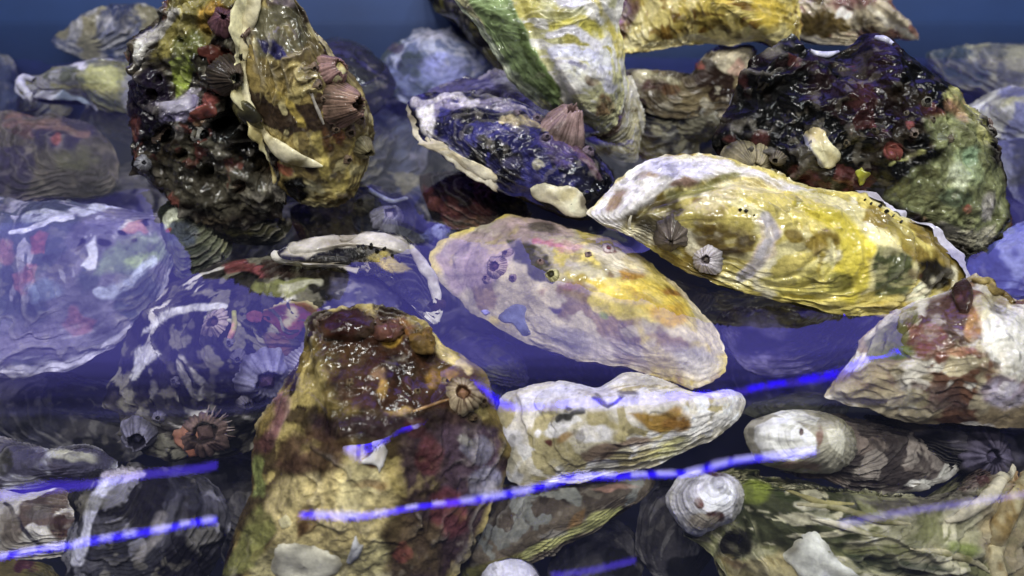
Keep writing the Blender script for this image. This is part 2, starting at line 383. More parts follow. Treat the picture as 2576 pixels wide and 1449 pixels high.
def tube(h, pts, rad_px, c1, c2=None, name='worm_tube', seg=10, lift=0.4, seed=1, mat=None, flat=1.0):
    """a tube or ridge lying on a shell; pts in px, optional third value scales the radius"""
    L = smooth_line([tuple(p) + ((1.0,) if len(p) == 2 else ()) for p in pts], max(10, 6 * len(pts)))
    H = [hit(h, x, y) for x, y, _ in L]; P = np.array([a for a, _ in H]); Nn = np.array([b for _, b in H])
    for _ in range(2):
        Nn[1:-1] = (Nn[:-2] + 2 * Nn[1:-1] + Nn[2:]) / 4; P[1:-1] = (P[:-2] + 2 * P[1:-1] + P[2:]) / 4
    r = rad_px * px_size(P.mean(0)) * L[:, 2]
    T = np.gradient(P, axis=0); T /= np.linalg.norm(T, axis=1)[:, None] + 1e-12
    Bn = np.cross(T, Nn); Bn /= np.linalg.norm(Bn, axis=1)[:, None] + 1e-12; Nn = np.cross(Bn, T)
    ct = P + Nn * (r * lift)[:, None]; a = np.arange(seg) / seg * 2 * math.pi
    V = (ct[:, None] + r[:, None, None] * (np.cos(a)[None, :, None] * Bn[:, None] + flat * np.sin(a)[None, :, None] * Nn[:, None])).reshape(-1, 3)
    V += (r.mean() * 0.20 * fbm(V, 0.45 / max(r.mean(), 1e-4), 4, seed))[:, None] * np.repeat(Nn, seg, 0)
    V = np.concatenate([ct[:1], V, ct[-1:]])
    m = len(ct); F = (grid_faces(m, seg) + 1).tolist()
    mk = sst(-0.1, 0.5, fbm(V, 160, 3, seed + 3))[:, None]; col = (lin(c1) * (1 - mk) + lin(c2 or c1) * mk) * (1 + 0.3 * fbm(V, 350, 3, seed + 5))[:, None]
    F += [[0, 1 + (i + 1) % seg, 1 + i, 1 + i] for i in range(0)]
    ob = mesh_obj(name, V, F, mat or M_SMOOTH, h.parent, col, h.loc)
    me = ob.data; import bmesh; bm = bmesh.new(); bm.from_mesh(me); bmesh.ops.recalc_face_normals(bm, faces=bm.faces); bm.to_mesh(me); bm.free()
    return ob
def barnacle(h, px, py, r_px, height=0.9, hole=0.42, c1='b9a894', c2='6e5a50', cop='4a4048', lean=(0, 0, 0), ribs=26, seed=1, sq=1.0, rib_a=0.07, inside=None):
    p0, n0 = hit(h, px, py)
    ax = n0 + np.array(lean, float); ax /= np.linalg.norm(ax)
    R = 0.88 * r_px * px_size(p0); H = R * height; ro = R * hole
    e1 = np.cross(ax, [0.31, 0.2, 0.93]); e1 /= np.linalg.norm(e1); e2 = np.cross(ax, e1)
    na = 96; th = np.arange(na) / na * 2 * math.pi
    prof = [(1.06, -0.35), (1.03, 0.0), (0.93, 0.2), (0.82, 0.42), (0.72, 0.62), (0.62, 0.8), (0.53, 0.93), (0.47, 1.0), (0.42, 0.99), (0.37, 0.85), (0.33, 0.6), (0.30, 0.45), (0.02, 0.42)]
    rng = random.Random(seed); ph = rng.random() * 6
    V = []; S = []
    lump = fbm(np.stack([np.cos(th), np.sin(th), th * 0 + seed], 1), 1.6, 3, seed)
    ring3 = np.stack([np.cos(th), np.sin(th), th * 0 + seed], 1)
    for i, (a, b) in enumerate(prof):
        a2 = ro / R + (a - 0.42) / (1 - 0.42) * (1 - ro / R) if a > 0.42 else a / 0.42 * ro / R
        rb = np.abs(np.sin(th * ribs / 2 + ph + 3.0 * lump + 0.12 * i)) ** 0.7
        seam = np.min([np.abs(np.angle(np.exp(1j * (th - k * math.pi / 3 - ph)))) for k in range(6)], 0)
        amp = rib_a if i < 8 else rib_a * 0.4
        rr = R * a2 * (1 + amp * (rb - 0.6) + 0.22 * lump - (0.04 * np.exp(-(seam / 0.04) ** 2) if i < 8 else 0))
        hz = H * b + (H * 0.10 * lump * b if i < 9 else 0) + ((0.09 * H * np.cos(th * 3 + ph) + 0.12 * H * fbm(ring3, 5, 2, seed + 8)) if 5 < i < 10 else 0) + th * 0
        V.append(p0 + rr[:, None] * (np.cos(th)[:, None] * e1 + sq * np.sin(th)[:, None] * e2) + hz[:, None] * ax); S.append(rb * (0.9 if i < 8 else 0.4) - (0.45 * np.exp(-(seam / 0.04) ** 2) if i < 9 else 0))
    V = np.concatenate(V); S = np.concatenate(S); S = S + 0.5 * fbm(V, 350, 3, seed + 4)
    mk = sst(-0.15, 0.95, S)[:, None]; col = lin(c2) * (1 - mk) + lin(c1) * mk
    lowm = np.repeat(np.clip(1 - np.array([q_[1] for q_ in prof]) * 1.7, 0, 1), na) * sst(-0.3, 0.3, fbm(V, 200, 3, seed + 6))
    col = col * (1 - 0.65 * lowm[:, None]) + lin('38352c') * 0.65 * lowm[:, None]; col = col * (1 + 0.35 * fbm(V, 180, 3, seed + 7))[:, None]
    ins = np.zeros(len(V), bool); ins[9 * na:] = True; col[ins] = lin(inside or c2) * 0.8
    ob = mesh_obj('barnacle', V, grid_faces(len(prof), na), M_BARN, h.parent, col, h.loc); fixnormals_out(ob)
    # the closing plates: a low four-sided beak
    top = p0 + ax * H * 0.80; b0 = p0 + ax * H * 0.5; q = [b0 + ro * 0.82 * (math.cos(k * math.pi / 2 + ph) * e1 + math.sin(k * math.pi / 2 + ph) * e2 * sq) for k in range(4)]
    ridge = [top + 0.30 * ro * (math.cos(ph) * e1 + math.sin(ph) * e2), top - 0.30 * ro * (math.cos(ph) * e1 + math.sin(ph) * e2)]
    Vp = np.array(q + ridge); Fp = [[0, 1, 4, 4], [1, 2, 5, 4], [2, 3, 5, 5], [3, 0, 4, 5]]
    me = bpy.data.meshes.new('operculum'); me.from_pydata((Vp - h.loc).tolist(), [], [[0, 1, 4], [1, 2, 5, 4], [2, 3, 5], [3, 0, 4, 5]])
    a = me.color_attributes.new('tint', 'FLOAT_COLOR', 'POINT')
    for k in range(6): a.data[k].color = (*(lin(cop) * (0.8 if k < 4 else 1.5)), 1)
    me.materials.append(M_BARN); op = bpy.data.objects.new('operculum', me); C.objects.link(op); op.parent = ob
    return ob
def fixnormals_out(ob):
    import bmesh
    bm = bmesh.new(); bm.from_mesh(ob.data); bmesh.ops.recalc_face_normals(bm, faces=bm.faces); bm.to_mesh(ob.data); bm.free()
def oyster(label, outline, anchor, nrm=(0, -0.5, 0.86), group='oysters heaped in the tank', **kw):
    A = at_z(*anchor); cx = sum(p_[0] for p_ in outline) / len(outline); cy = sum(p_[1] for p_ in outline) / len(outline)
    n = np.array(nrm, float); n /= np.linalg.norm(n); d = ray(cx, cy); c = CAM + d * (((A - CAM) @ n) / (d @ n))
    e = empty('oyster', (c[0], c[1], c[2] - kw.get('Hb', 0.012)), label, 'oyster', group)
    return shell(e, 'upper_valve', outline, anchor, nrm, **kw)

# ------------------------------------------------------------------ the tank: floor, walls
def box(name, lo, hi, mat):
    x0, y0, z0 = lo; x1, y1, z1 = hi
    V = [(x0,y0,z0),(x1,y0,z0),(x1,y1,z0),(x0,y1,z0),(x0,y0,z1),(x1,y0,z1),(x1,y1,z1),(x0,y1,z1)]
    F = [(0,3,2,1),(4,5,6,7),(0,1,5,4),(1,2,6,5),(2,3,7,6),(3,0,4,7)]
    return mesh_obj(name, V, F, mat, smooth=False)
M_TANK = plain('blue_tank_plastic', (0.014, 0.04, 0.14), 0.7)
M_FLOOR = plain('dark_tank_floor', (0.012, 0.013, 0.02), 0.6)
YB = 0.425
for nm_, lo, hi in (('tank_floor', (-0.6, -0.12, -0.15), (0.6, YB, -0.135)), ('tank_wall_back', (-0.6, YB, -0.15), (0.6, YB + 0.012, 0.021)),
                    ('tank_wall_left', (-0.612, -0.12, -0.15), (-0.6, YB, 0.05)), ('tank_wall_right', (0.6, -0.12, -0.15), (0.612, YB, 0.05)),
                    ('tank_wall_front', (-0.6, -0.132, -0.15), (0.6, -0.12, 0.03))):
    box(nm_, lo, hi, M_FLOOR if nm_ == 'tank_floor' else M_TANK)['kind'] = 'structure'

# pale wall added behind the tank, out of view, to lighten the far reflection
box('added_back_wall', (-1.4, 1.10, -0.3), (1.4, 1.14, 0.62), plain('pale_wall_paint', (0.62, 0.64, 0.74), 0.7))['kind'] = 'structure'

# ------------------------------------------------------------------ over the tank: LED strips, and an added glowing panel for the blue-lit canopy
def refl(px, py, h):
    d = ray(px, py); k = (CAM[2] + h) / -d[2]; return np.array([d[0] * k, d[1] * k, h])
M_LEDBODY = plain('led_strip_silicone', (0.02, 0.02, 0.3), 0.4, (0.02, 0.0, 1.0), 17.0)
M_LED = plain('led_diode', (0.6, 0.6, 0.8), 0.4, (0.42, 0.40, 1.0), 15.0)
M_LEDDIM = plain('led_strip_silicone_dim', (0.02, 0.02, 0.3), 0.4, (0.10, 0.05, 1.0), 5.5)
M_LEDPALE = plain('led_strip_silicone_pale', (0.1, 0.1, 0.3), 0.4, (0.25, 0.2, 1.0), 4.2)
for m_ in (M_LEDBODY, M_LED, M_LEDDIM, M_LEDPALE): m_.cycles.emission_sampling = 'NONE'
def led_strip(pts, h, width, n, label, body, led):
    K = np.array([refl(x_, y_, h) for x_, y_ in smooth_line(pts, max(2, 6 * (len(pts) - 1)))]); A = K[0]
    e = empty('led_strip', tuple(A), label, 'LED strip', 'LED strips over the tank')
    Lc = np.concatenate([[0], np.cumsum(np.linalg.norm(np.diff(K, axis=0), axis=1))]); Ln = Lc[-1]
    pos = lambda u: np.array([np.interp(u, Lc, K[:, k_]) for k_ in range(3)])
    def bar(name, us, wd, z0, z1, mat):
        P = [pos(u) for u in us]; V = []; F = []
        for i, p_ in enumerate(P):
            d = P[min(i + 1, len(P) - 1)] - P[max(i - 1, 0)]; d /= np.linalg.norm(d); sd_ = np.cross(d, (0, 0, 1))
            V += [p_ + sd_ * v + np.array([0, 0, z]) for v, z in ((-wd/2, z0), (wd/2, z0), (wd/2, z1), (-wd/2, z1))]
        for i in range(len(P) - 1):
            for k_ in range(4): F.append((4*i + k_, 4*i + (k_+1) % 4, 4*i + 4 + (k_+1) % 4, 4*i + 4 + k_))
        F += [(3, 2, 1, 0), tuple(4 * (len(P) - 1) + k_ for k_ in range(4))]
        return mesh_obj(name, V, F, mat, e, None, A, smooth=False)
    bar('carrier', np.linspace(0, Ln, len(K)), width, 0, 0.003, body)
    rng = random.Random(4 + n)
    for k in range(n if led else 0):
        u = (k + 0.5 + rng.uniform(-.16, .16)) / n * Ln; l = 0.30 * Ln / n * rng.uniform(0.6, 1.3)
        bar('led_diode', [max(0, u - l), min(Ln, u + l)], width * 0.98, -0.0015, -0.0001, led)
led_strip([(775,1300),(880,1297),(1000,1289),(1120,1272),(1250,1248),(1400,1214),(1560,1196),(1750,1170),(1900,1148),(2040,1128)], 0.5, 0.0052, 18, 'bright dotted blue LED strip whose reflection crosses the front oysters', M_LEDBODY, M_LED)
led_strip([(-200,1424),(560,1310)], 0.5, 0.0052, 11, 'short dotted blue LED strip reflected in the left front corner', M_LEDBODY, M_LED)
led_strip([(-200,1254),(555,1150)], 0.5, 0.009, 8, 'wide deep blue LED strip reflected over the left front shells', M_LEDDIM, None)
led_strip([(1265,1030),(1500,1008),(1750,984),(2000,952),(2170,926)], 0.5, 0.0065, 14, 'wide deep blue LED strip reflected above the cream-white oyster', M_LEDDIM, M_LEDBODY)
led_strip([(2100,1317),(2330,1278),(2600,1236)], 0.5, 0.005, 8, 'thin pale LED strip reflected over the green fluted oyster', M_LEDPALE, None)
led_strip([(1400,1446),(1500,1428),(1600,1414)], 0.5, 0.004, 4, 'short dim LED strip reflected at the bottom edge', M_LEDDIM, None)
pe = empty('glow_panel', tuple(refl(1288, 720, 0.52)), 'added blue glow panel standing in for the lit canopy over the tank', 'glow panel')  # glowing panel added to lay a blue reflection over the water
FB = [(0,3,2,1),(4,5,6,7),(0,1,5,4),(1,2,6,5),(2,3,7,6),(3,0,4,7)]
def slab(name, ya, yb, z0, z1, mat):
    q = [refl(-300, ya + 15, 0.52), refl(2900, ya - 15, 0.52), refl(2900, yb - 15, 0.52), refl(-300, yb + 15, 0.52)]
    mesh_obj(name, [p_ + np.array([0, 0, z0]) for p_ in q] + [p_ + np.array([0, 0, z1]) for p_ in q], FB, mat, pe, None, tuple(pe.location), smooth=False)
for ya, yb, e_ in ((1000,972,.10),(971,946,.22),(945,921,.42),(920,898,.70),(897,560,1.0),(559,530,.55),(529,490,.22)):   # added glow rows, outer ones dimmed so the mirrored edge fades softly
    m_ = plain('blue_panel_glow', (0.2, 0.2, 0.5), 0.5, (0.24, 0.21, 1.0), PANEL_E * e_)
    slab('glow_row', ya, yb, 0, 0.012, m_)
slab('glow_backing', 1002, 488, 0.0135, 0.025, plain('grey_backing', (0.2, 0.2, 0.22), 0.5))  # backing of the added glow panel

# ------------------------------------------------------------------ the oysters, back to front
# --- back row, under water
oyster('grey streaked oyster leaning on the back wall at the upper left', [(130,100),(195,50),(230,-60),(520,-60),(500,60),(420,120),(300,150),(180,140)], (300,140,-0.012), (0.05,-0.55,0.83),
       Ht=0.010, Hb=0.010, umbo=(150,110), pal=['6c6f86',('a9a8ae','s',1.6,0.1,0.25),('3b4468','n',45,0.2,0.2),('8d8872','n',70,0.25,0.15)], seed=11, res=0.6, ridges=12, ridge_h=0.002)
oyster('grey oyster at the left edge behind the yellow-green one', [(-80,110),(10,140),(50,195),(40,260),(20,300),(-80,310)], (0,290,-0.035), (0,-0.4,0.9),
       Ht=0.008, Hb=0.01, umbo=(-60,200), pal=['4a5268',('77777e','n',60,0.1,0.3),('2b3450','n',40,0.2,0.2)], seed=12, res=0.45)
h = oyster('yellow-green oyster with a white scalloped edge, left of the tall cluster', [(45,205),(110,185),(190,165),(260,150),(330,165),(370,215),(330,275),(250,270),(200,240),(140,248),(60,240)], (200,250,-0.012), (0,-0.42,0.9),
       Ht=0.010, Hb=0.012, umbo=(360,210), pal=['666a5c',('8b8a66','s',1.4,0.0,0.3),('9d9da2','n',80,0.3,0.15)], patches=[('c9c987',('e',265,190,55,24,5),14,.9),('b3b070',('l',[(130,215),(300,220)],9),8,.7),('cfccd6',('e',205,165,20,9),6,.8)],
       seed=13, res=0.6, ridges=10, ridge_h=0.0016, lip=[((45,205),(250,262),0.006,'dcdcea','aab6c8',0.0)], lower_pal=['2a3042'])
tube(h, [(65,190,.6),(55,215,1.0),(70,235,.7),(62,262,1),(70,280,1)], 13, 'd9d8e2', 'b9b9c8', name='lip_fragment', seed=4)
h = oyster('brown oyster with a small red spot, under water at the left edge', [(-80,300),(40,286),(150,300),(245,330),(285,370),(300,440),(250,490),(130,500),(-80,515)], (120,500,-0.034), (0.05,-0.42,0.9),
       Ht=0.010, Hb=0.012, umbo=(280,400), pal=['5d5654',('474138','s',1.5,0.1,0.25),('7d7468','n',60,0.15,0.2),('3a3150','n',38,0.25,0.2)],
       patches=[('8a6c60',('l',[(20,305),(110,305),(210,335)],10),8,.8),('b04a4c',('e',140,347,11,17),5,.85),('6b6a48',('e',190,400,50,28),20,.7),('6a3b3c',('e',60,330,26,12),8,.6)], seed=14, res=0.65, ridge_h=0.0015)
oyster('smooth dark shell lying under water right of the tall cluster', [(740,110),(800,95),(870,98),(935,130),(985,180),(985,235),(940,290),(860,300),(770,260)], (880,290,-0.010), (0.15,-0.4,0.9),
       Ht=0.010, Hb=0.010, umbo=(780,120), pal=['33343d',('3f3d40','n',40,0.1,0.3)], seed=15, res=0.5, ridges=4, ridge_h=0.0003, lump=0.0008, fine=0.0001, rib=0, mat=M_SMOOTH)
oyster('pale oyster at the back between the tall cluster and the green oyster', [(860,75),(930,48),(1010,45),(1090,62),(1130,90),(1040,118),(940,115)], (990,112,-0.016), (0,-0.45,0.88),
       Ht=0.008, Hb=0.01, umbo=(880,80), pal=['8f93a4',('b7b8bc','s',1.5,0.1,0.2),('51597c','n',60,0.25,0.2)], seed=16, res=0.5)
oyster('small grey shell at the top edge beside the back wall', [(990,-40),(1040,0),(1060,30),(1020,45),(970,25),(950,-40)], (1010,40,-0.006), (0,-0.6,0.8),
       Ht=0.006, Hb=0.006, umbo=(1000,0), pal=['8a8a92',('b5b3a8','n',60,0.1,0.2)], seed=17, res=0.4)
oyster('bluish white oyster with a dark purple spot, behind the blue oyster', [(945,170),(990,115),(1060,88),(1150,85),(1220,130),(1240,190),(1180,235),(1090,270),(1000,245)], (1080,255,-0.024), (0.05,-0.42,0.9),
       Ht=0.010, Hb=0.01, umbo=(1180,110), pal=['7e87a8',('b9bdd4','s',1.6,0.05,0.2),('535d62','n',55,0.2,0.2)],
       patches=[('5d5068',('e',1000,118,22,14),6,.8),('a9aee0',('e',1120,180,55,40,10),18,.9),('cfcfe6',('l',[(1040,95),(1130,88),(1200,110)],8),6,.9),('4d5a60',('e',1090,225,50,18),10,.7)], seed=18, res=0.6, ridge_h=0.0018)
oyster('murky grey oyster deep below the blue oyster', [(930,290),(1000,255),(1050,290),(1080,360),(1060,430),(980,460),(920,400)], (1000,450,-0.055), (-0.1,-0.42,0.9),
       Ht=0.010, Hb=0.01, umbo=(1000,270), pal=['6a6f86',('8a8794','n',60,0.1,0.3),('454a66','n',40,0.2,0.2)], seed=19, res=0.5)
oyster('dark oyster lying under the tilted green oyster at the top', [(1080,-60),(1090,20),(1150,60),(1200,120),(1270,190),(1330,230),(1380,200),(1350,100),(1280,-60)], (1230,150,-0.002), (-0.2,-0.6,0.75),
       Ht=0.008, Hb=0.01, umbo=(1320,210), pal=['29272b',('57552f','s',1.4,0.15,0.2),('16141c','n',50,0.1,0.2)], seed=20, res=0.5)
oyster('lavender oyster under water at the upper right edge', [(2200,62),(2300,38),(2450,28),(2660,36),(2660,112),(2500,125),(2350,122),(2240,105)], (2400,118,-0.018), (0,-0.35,0.93),
       Ht=0.008, Hb=0.01, umbo=(2640,70), pal=['8087b8',('b4b6e0','s',1.5,0.05,0.2),('5a61a0','n',50,0.2,0.2)], seed=21, res=0.55)
oyster('grey-cream oyster under water, right of the black rugged oyster', [(2330,140),(2430,118),(2540,112),(2660,118),(2660,235),(2520,240),(2400,215)], (2480,232,-0.026), (0.05,-0.4,0.9),
       Ht=0.010, Hb=0.01, umbo=(2640,170), pal=['78797e',('a3a08c','n',60,0.05,0.25),('3f4a58','n',42,0.15,0.2)], patches=[('35424a',('e',2420,180,70,30),20,.8)], seed=22, res=0.55)
oyster('pale cream banded oyster under water at the right edge', [(2410,285),(2490,240),(2580,225),(2680,222),(2680,350),(2550,360),(2450,335)], (2540,350,-0.026), (0.05,-0.4,0.9),
       Ht=0.011, Hb=0.01, umbo=(2660,290), pal=['a8a7a0',('d0cfc4','s',1.6,0.0,0.2),('8a8cb0','n',50,0.2,0.2)], patches=[('c9c68e',('e',2560,250,60,14),10,.8)], seed=23, res=0.55)
oyster('dull lavender oyster deep at the right edge below the cream one', [(2480,360),(2570,352),(2680,350),(2680,500),(2590,520),(2520,450)], (2590,505,-0.036), (0.05,-0.4,0.9),
       Ht=0.010, Hb=0.01, umbo=(2660,420), pal=['6f7096',('8d8ea2','n',60,0.1,0.25),('45466a','n',45,0.2,0.2)], seed=24, res=0.45)
oyster('lavender blue oyster deep at the right edge above the wet red-brown one', [(2430,660),(2500,600),(2580,560),(2680,545),(2680,730),(2560,745),(2470,730)], (2560,735,-0.034), (0.1,-0.4,0.9),
       Ht=0.010, Hb=0.01, umbo=(2650,640), pal=['7f84b8',('9fa4cc','n',60,0.05,0.25),('555a8c','n',45,0.2,0.2)], seed=25, res=0.5)
h = oyster('sunken dark red-brown oyster below the blue one', [(1055,455),(1120,440),(1200,450),(1290,500),(1330,550),(1270,590),(1180,590),(1095,550)], (1190,585,-0.026), (0,-0.42,0.9),
       Ht=0.009, Hb=0.01, umbo=(1300,540), pal=['3c2a2a',('6e3c34','n',70,0.1,0.15),('171518','n',60,0.15,0.12)], patches=[('8d5a50',('e',1120,515,50,16,10),8,.9),('93684a',('e',1190,560,20,16),6,.8)], seed=26, res=0.5, mat=M_CRUST, crust=0.001)
h = oyster('small dark oyster carrying grey barnacles, right of the tall cluster', [(880,490),(930,465),(1000,490),(1040,530),(1030,585),(970,605),(900,580)], (960,598,-0.026), (0,-0.42,0.9),
       Ht=0.007, Hb=0.01, umbo=(900,500), pal=['3a3c44',('55565c','n',60,0.1,0.3)], seed=27, res=0.4)
barnacle(h, 978, 548, 44, .7, .40, 'a7a5b2', '62606c', 'a49cae', seed=2, lean=(0,-.2,.2))
barnacle(h, 915, 515, 30, .8, .4, '6c6a5e', '403e3c', '2b2a2c', seed=3)
tube(h, [(930,480,1),(985,508,1),(1030,495,.9)], 6, 'c9cdd6', 'a9aebb', seed=2)
h = oyster('tiny pale barnacled shell deep between the rim oyster and the pink one', [(1060,590),(1090,562),(1130,565),(1150,590),(1120,610),(1080,608)], (1105,606,-0.028), (0,-0.42,0.9),
       Ht=0.004, Hb=0.008, umbo=(1070,590), pal=['5d6488'], seed=28, res=0.3)
barnacle(h, 1108, 582, 26, .6, .3, 'aab0cc', '6d7396', '8f93b2', seed=4)

# --- the tall cluster on the left
PL = ['2a2420', ('463e30','n',55,0.1,0.2), ('120f14','n',70,0.12,0.12), ('5a5648','n',140,0.34,0.10), ('6a3830','n',110,0.46,0.05)]
h = oyster('tall dark crusted oyster with green and orange growth, left half of the upright cluster', [(480,-70),(420,30),(350,105),(330,190),(318,280),(325,360),(345,425),(400,475),(450,520),(520,560),(600,575),(680,560),(720,520),(730,430),(710,300),(690,150),(670,0),(640,-70)],
       (560,545,-0.010), (-0.16,-0.92,0.34), Ht=0.012, Hb=0.014, umbo=(560,-50), pal=PL, seed=31, mat=M_CRUST, crust=0.0026, lump=0.0045, fine=0.0009, ridges=5, ridge_h=0.0016, jitter=0.085,
       patches=[('8f8648',('p',[(440,-40),(610,-40),(560,60),(520,110),(440,130),(390,150),(410,60)]),14,.95),('b9902e',('e',540,40,38,40,30),18,.8),('6f7438',('e',470,110,45,30,-30),12,.8),
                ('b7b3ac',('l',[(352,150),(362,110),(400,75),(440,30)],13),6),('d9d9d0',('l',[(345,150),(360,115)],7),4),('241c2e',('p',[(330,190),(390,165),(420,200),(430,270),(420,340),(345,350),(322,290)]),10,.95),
                ('8c9a3e',('p',[(428,150),(465,138),(480,180),(468,230),(445,245),(430,210)]),6),('a9b45c',('e',442,175,10,22),6,.7),
                ('a8503c',('e',540,140,26,16,-60),5,.8),('a84838',('e',552,185,9,24,-20),4,.8),('c4605a',('e',498,282,26,12,-15),5),('a84a40',('e',530,260,22,14),5,.9),
                ('a59fb2',('p',[(395,255),(440,245),(500,228),(495,270),(460,300),(410,290)]),6,.9),('8c84a8',('e',440,290,28,12),5,.9),
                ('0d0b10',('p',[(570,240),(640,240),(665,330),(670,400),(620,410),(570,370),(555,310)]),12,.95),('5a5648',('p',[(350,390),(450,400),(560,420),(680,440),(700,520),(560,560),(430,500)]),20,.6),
                ('6b3a32',('e',345,320,12,30),6,.9),('a09c96',('e',445,335,18,22),6,.8),('8e6f52',('e',500,300,14,12),5,.8)],
       holes=[(415,338,26,0.007),(507,340,20,0.006),(552,175,14,0.004),(560,310,30,0.010),(625,330,34,0.012),(640,420,30,0.009),(378,240,18,0.006),(455,390,18,0.006),(520,430,20,0.006),(395,200,14,0.005),(600,470,18,0.006)], grooves=[([(580,250),(600,330),(640,400),(660,450)],26,0.007)])
barnacle(h, 572, 48, 50, .75, .16, '7a5a62', '3e2c36', '2a2028', seed=5, lean=(-.3,-.6,.3), ribs=20)
barnacle(h, 572, 190, 50, 1.0, .30, '5a5048', '14110f', '1b1715', seed=6, lean=(.5,-.5,-.2), ribs=30, rib_a=.12)
barnacle(h, 412, 338, 36, .55, .62, '9a8878', '5a4a44', '0a090a', seed=7, lean=(0,-.4,0), inside='0b0a0c')
barnacle(h, 508, 340, 28, .6, .6, '8c8a84', '4c4a46', '0a090a', seed=8, lean=(0,-.4,0), inside='0b0a0c')
barnacle(h, 345, 440, 22, .6, .3, 'aaaab0', '606068', '333338', seed=9)
plate(h, [(496,120),(530,112),(560,128),(566,150),(545,160),(520,148),(500,140)], '7c3a30', '572a24', 0.0012, 'sponge_crust', 3)
plate(h, [(474,285),(505,268),(540,262),(548,285),(520,298),(488,300)], '84403a', '5c302c', 0.0012, 'sponge_crust', 5)
plate(h, [(400,262),(450,250),(498,235),(494,268),(455,285),(410,285)], 'aaa6b6', '8a84a0', 0.0016, 'shell_flake', 6)
PY = ['7c6e48', ('9a8850','n',50,0.05,0.2), ('b8a86c','s',1.5,0.15,0.15), ('483a2c','n',75,0.22,0.12), ('c4b886','n',120,0.34,0.08)]
h = oyster('yellow-brown oyster with a pale wavy lip and barnacles, right half of the upright cluster', [(628,-70),(608,40),(602,120),(606,200),(612,250),(640,310),(662,365),(682,420),(700,470),(755,508),(820,518),(875,500),(915,450),(938,380),(930,300),(905,210),(840,140),(775,60),(745,10),(710,-70)],
       (800,508,-0.003), (0.34,-0.88,0.32), Ht=0.014, Hb=0.012, umbo=(870,490), pal=PY, seed=32, lump=0.0026, fine=0.0006, ridges=8, ridge_h=0.0018, crust=0.0007, jitter=0.025, mat=M_SHELL,
       patches=[('6a6650',('p',[(640,10),(745,20),(790,90),(760,120),(690,140),(640,130)]),16,.9),('3c3a66',('p',[(645,88),(690,90),(725,110),(735,135),(700,140),(660,118)]),7,.95),('2c2a4a',('e',685,108,22,12,20),6,.9),
                ('c3ad52',('p',[(690,215),(710,235),(745,290),(765,320),(740,320),(710,270)]),7,.9),('d2c06a',('p',[(775,340),(800,330),(830,400),(845,460),(860,440),(880,350),(870,480),(835,490)]),8,.85),
                ('6a4a2c',('e',820,360,16,40,-10),8,.8),('8a4a34',('e',850,345,12,26),6,.7),('b8483f',('e',708,425,26,13,35),5,.9),('15130f',('p',[(700,452),(760,450),(780,480),(760,505),(715,480)]),7,.95),('b8a9b6',('e',720,5,28,14),8,.7),
                ('e2dcb0',('e',790,470,24,10,30),7,.8)],
       lip=[((628,-60),(675,400),0.0085,'e8e2bb','b9ad7c',0.8)])
tube(h, [(642,-30,1.0),(634,30,1.2),(620,90,.75),(611,150,.65),(614,200,1.0),(624,250,1.25),(644,300,.8),(672,338,.9),(712,374,1.35),(752,398,1.0),(790,412,.5),(812,418,.12)], 21, 'ece4c4', 'a89c70', name='lip', seed=5, flat=.38, seg=16)
tube(h, [(606,225,.3),(618,262,1.2),(642,290,1.2),(662,322,.3)], 26, '6f6a4c', '34322a', name='lip', seed=6, flat=.45, seg=14, lift=.6)
plate(h, [(640,318),(662,335),(672,375),(655,372),(642,345)], 'b4524a', '8e3c3a', 0.001, 'sponge_crust', 7)
barnacle(h, 838, 178, 46, .8, .45, 'a88a86', '5c4440', 'd8cfa6', seed=10, lean=(.5,-.2,.2), ribs=22)
plate(h, [(820,180),(850,165),(862,190),(850,212),(825,208)], 'd8d2a8', 'b0a060', 0.004, 'barnacle_plate', 4)
barnacle(h, 862, 262, 60, 1.05, .42, '9c8274', '43342c', '2a211c', seed=11, lean=(1.0,-.15,.15), ribs=34, rib_a=.10)
barnacle(h, 912, 372, 36, .9, .34, 'a39a78', '5c5540', '39352a', seed=12, lean=(.8,-.2,.1), ribs=20)
for k, (x, y, r_) in enumerate([(800,215,15),(880,330,20),(845,325,13),(905,300,16),(790,170,14),(875,400,15),(815,250,11)]):
    barnacle(h, x, y, r_, .6 + .1 * (k % 4), .35 + .05 * (k % 3), '8a7868', '4a4034', '2a2420', seed=60 + k, lean=(.1 * (k % 3 - 1), -.2, .1), ribs=14 + 2 * (k % 4), rib_a=.06)
tube(h, [(783,232,1),(790,255,.8),(802,282,1),(814,312,.6)], 4.5, 'b4aea4', '8a8478', seed=7)
tube(h, [(838,280,.8),(836,300,1),(846,315,1),(856,305,1),(846,296,.8)], 4.5, 'b8ae90', '8f8668', seed=8)
oyster('olive shell just under water at the foot of the tall cluster', [(470,520),(560,545),(660,545),(728,560),(700,600),(610,605),(530,585)], (600,600,-0.018), (0,-0.42,0.9), Ht=0.006, Hb=0.01, umbo=(500,530),
       pal=['3c3a28',('55522f','n',70,0.1,0.2),('1a1a16','n',60,0.15,0.2)], seed=33, res=0.5)
oyster('dark brown shell under water right of the cluster foot', [(730,520),(830,515),(900,545),(960,610),(880,640),(770,620)], (850,635,-0.034), (0,-0.42,0.9), Ht=0.006, Hb=0.01, umbo=(750,540),
       pal=['2c261f',('453d2a','s',1.4,0.1,0.2),('121110','n',60,0.2,0.2)], seed=34, res=0.5)

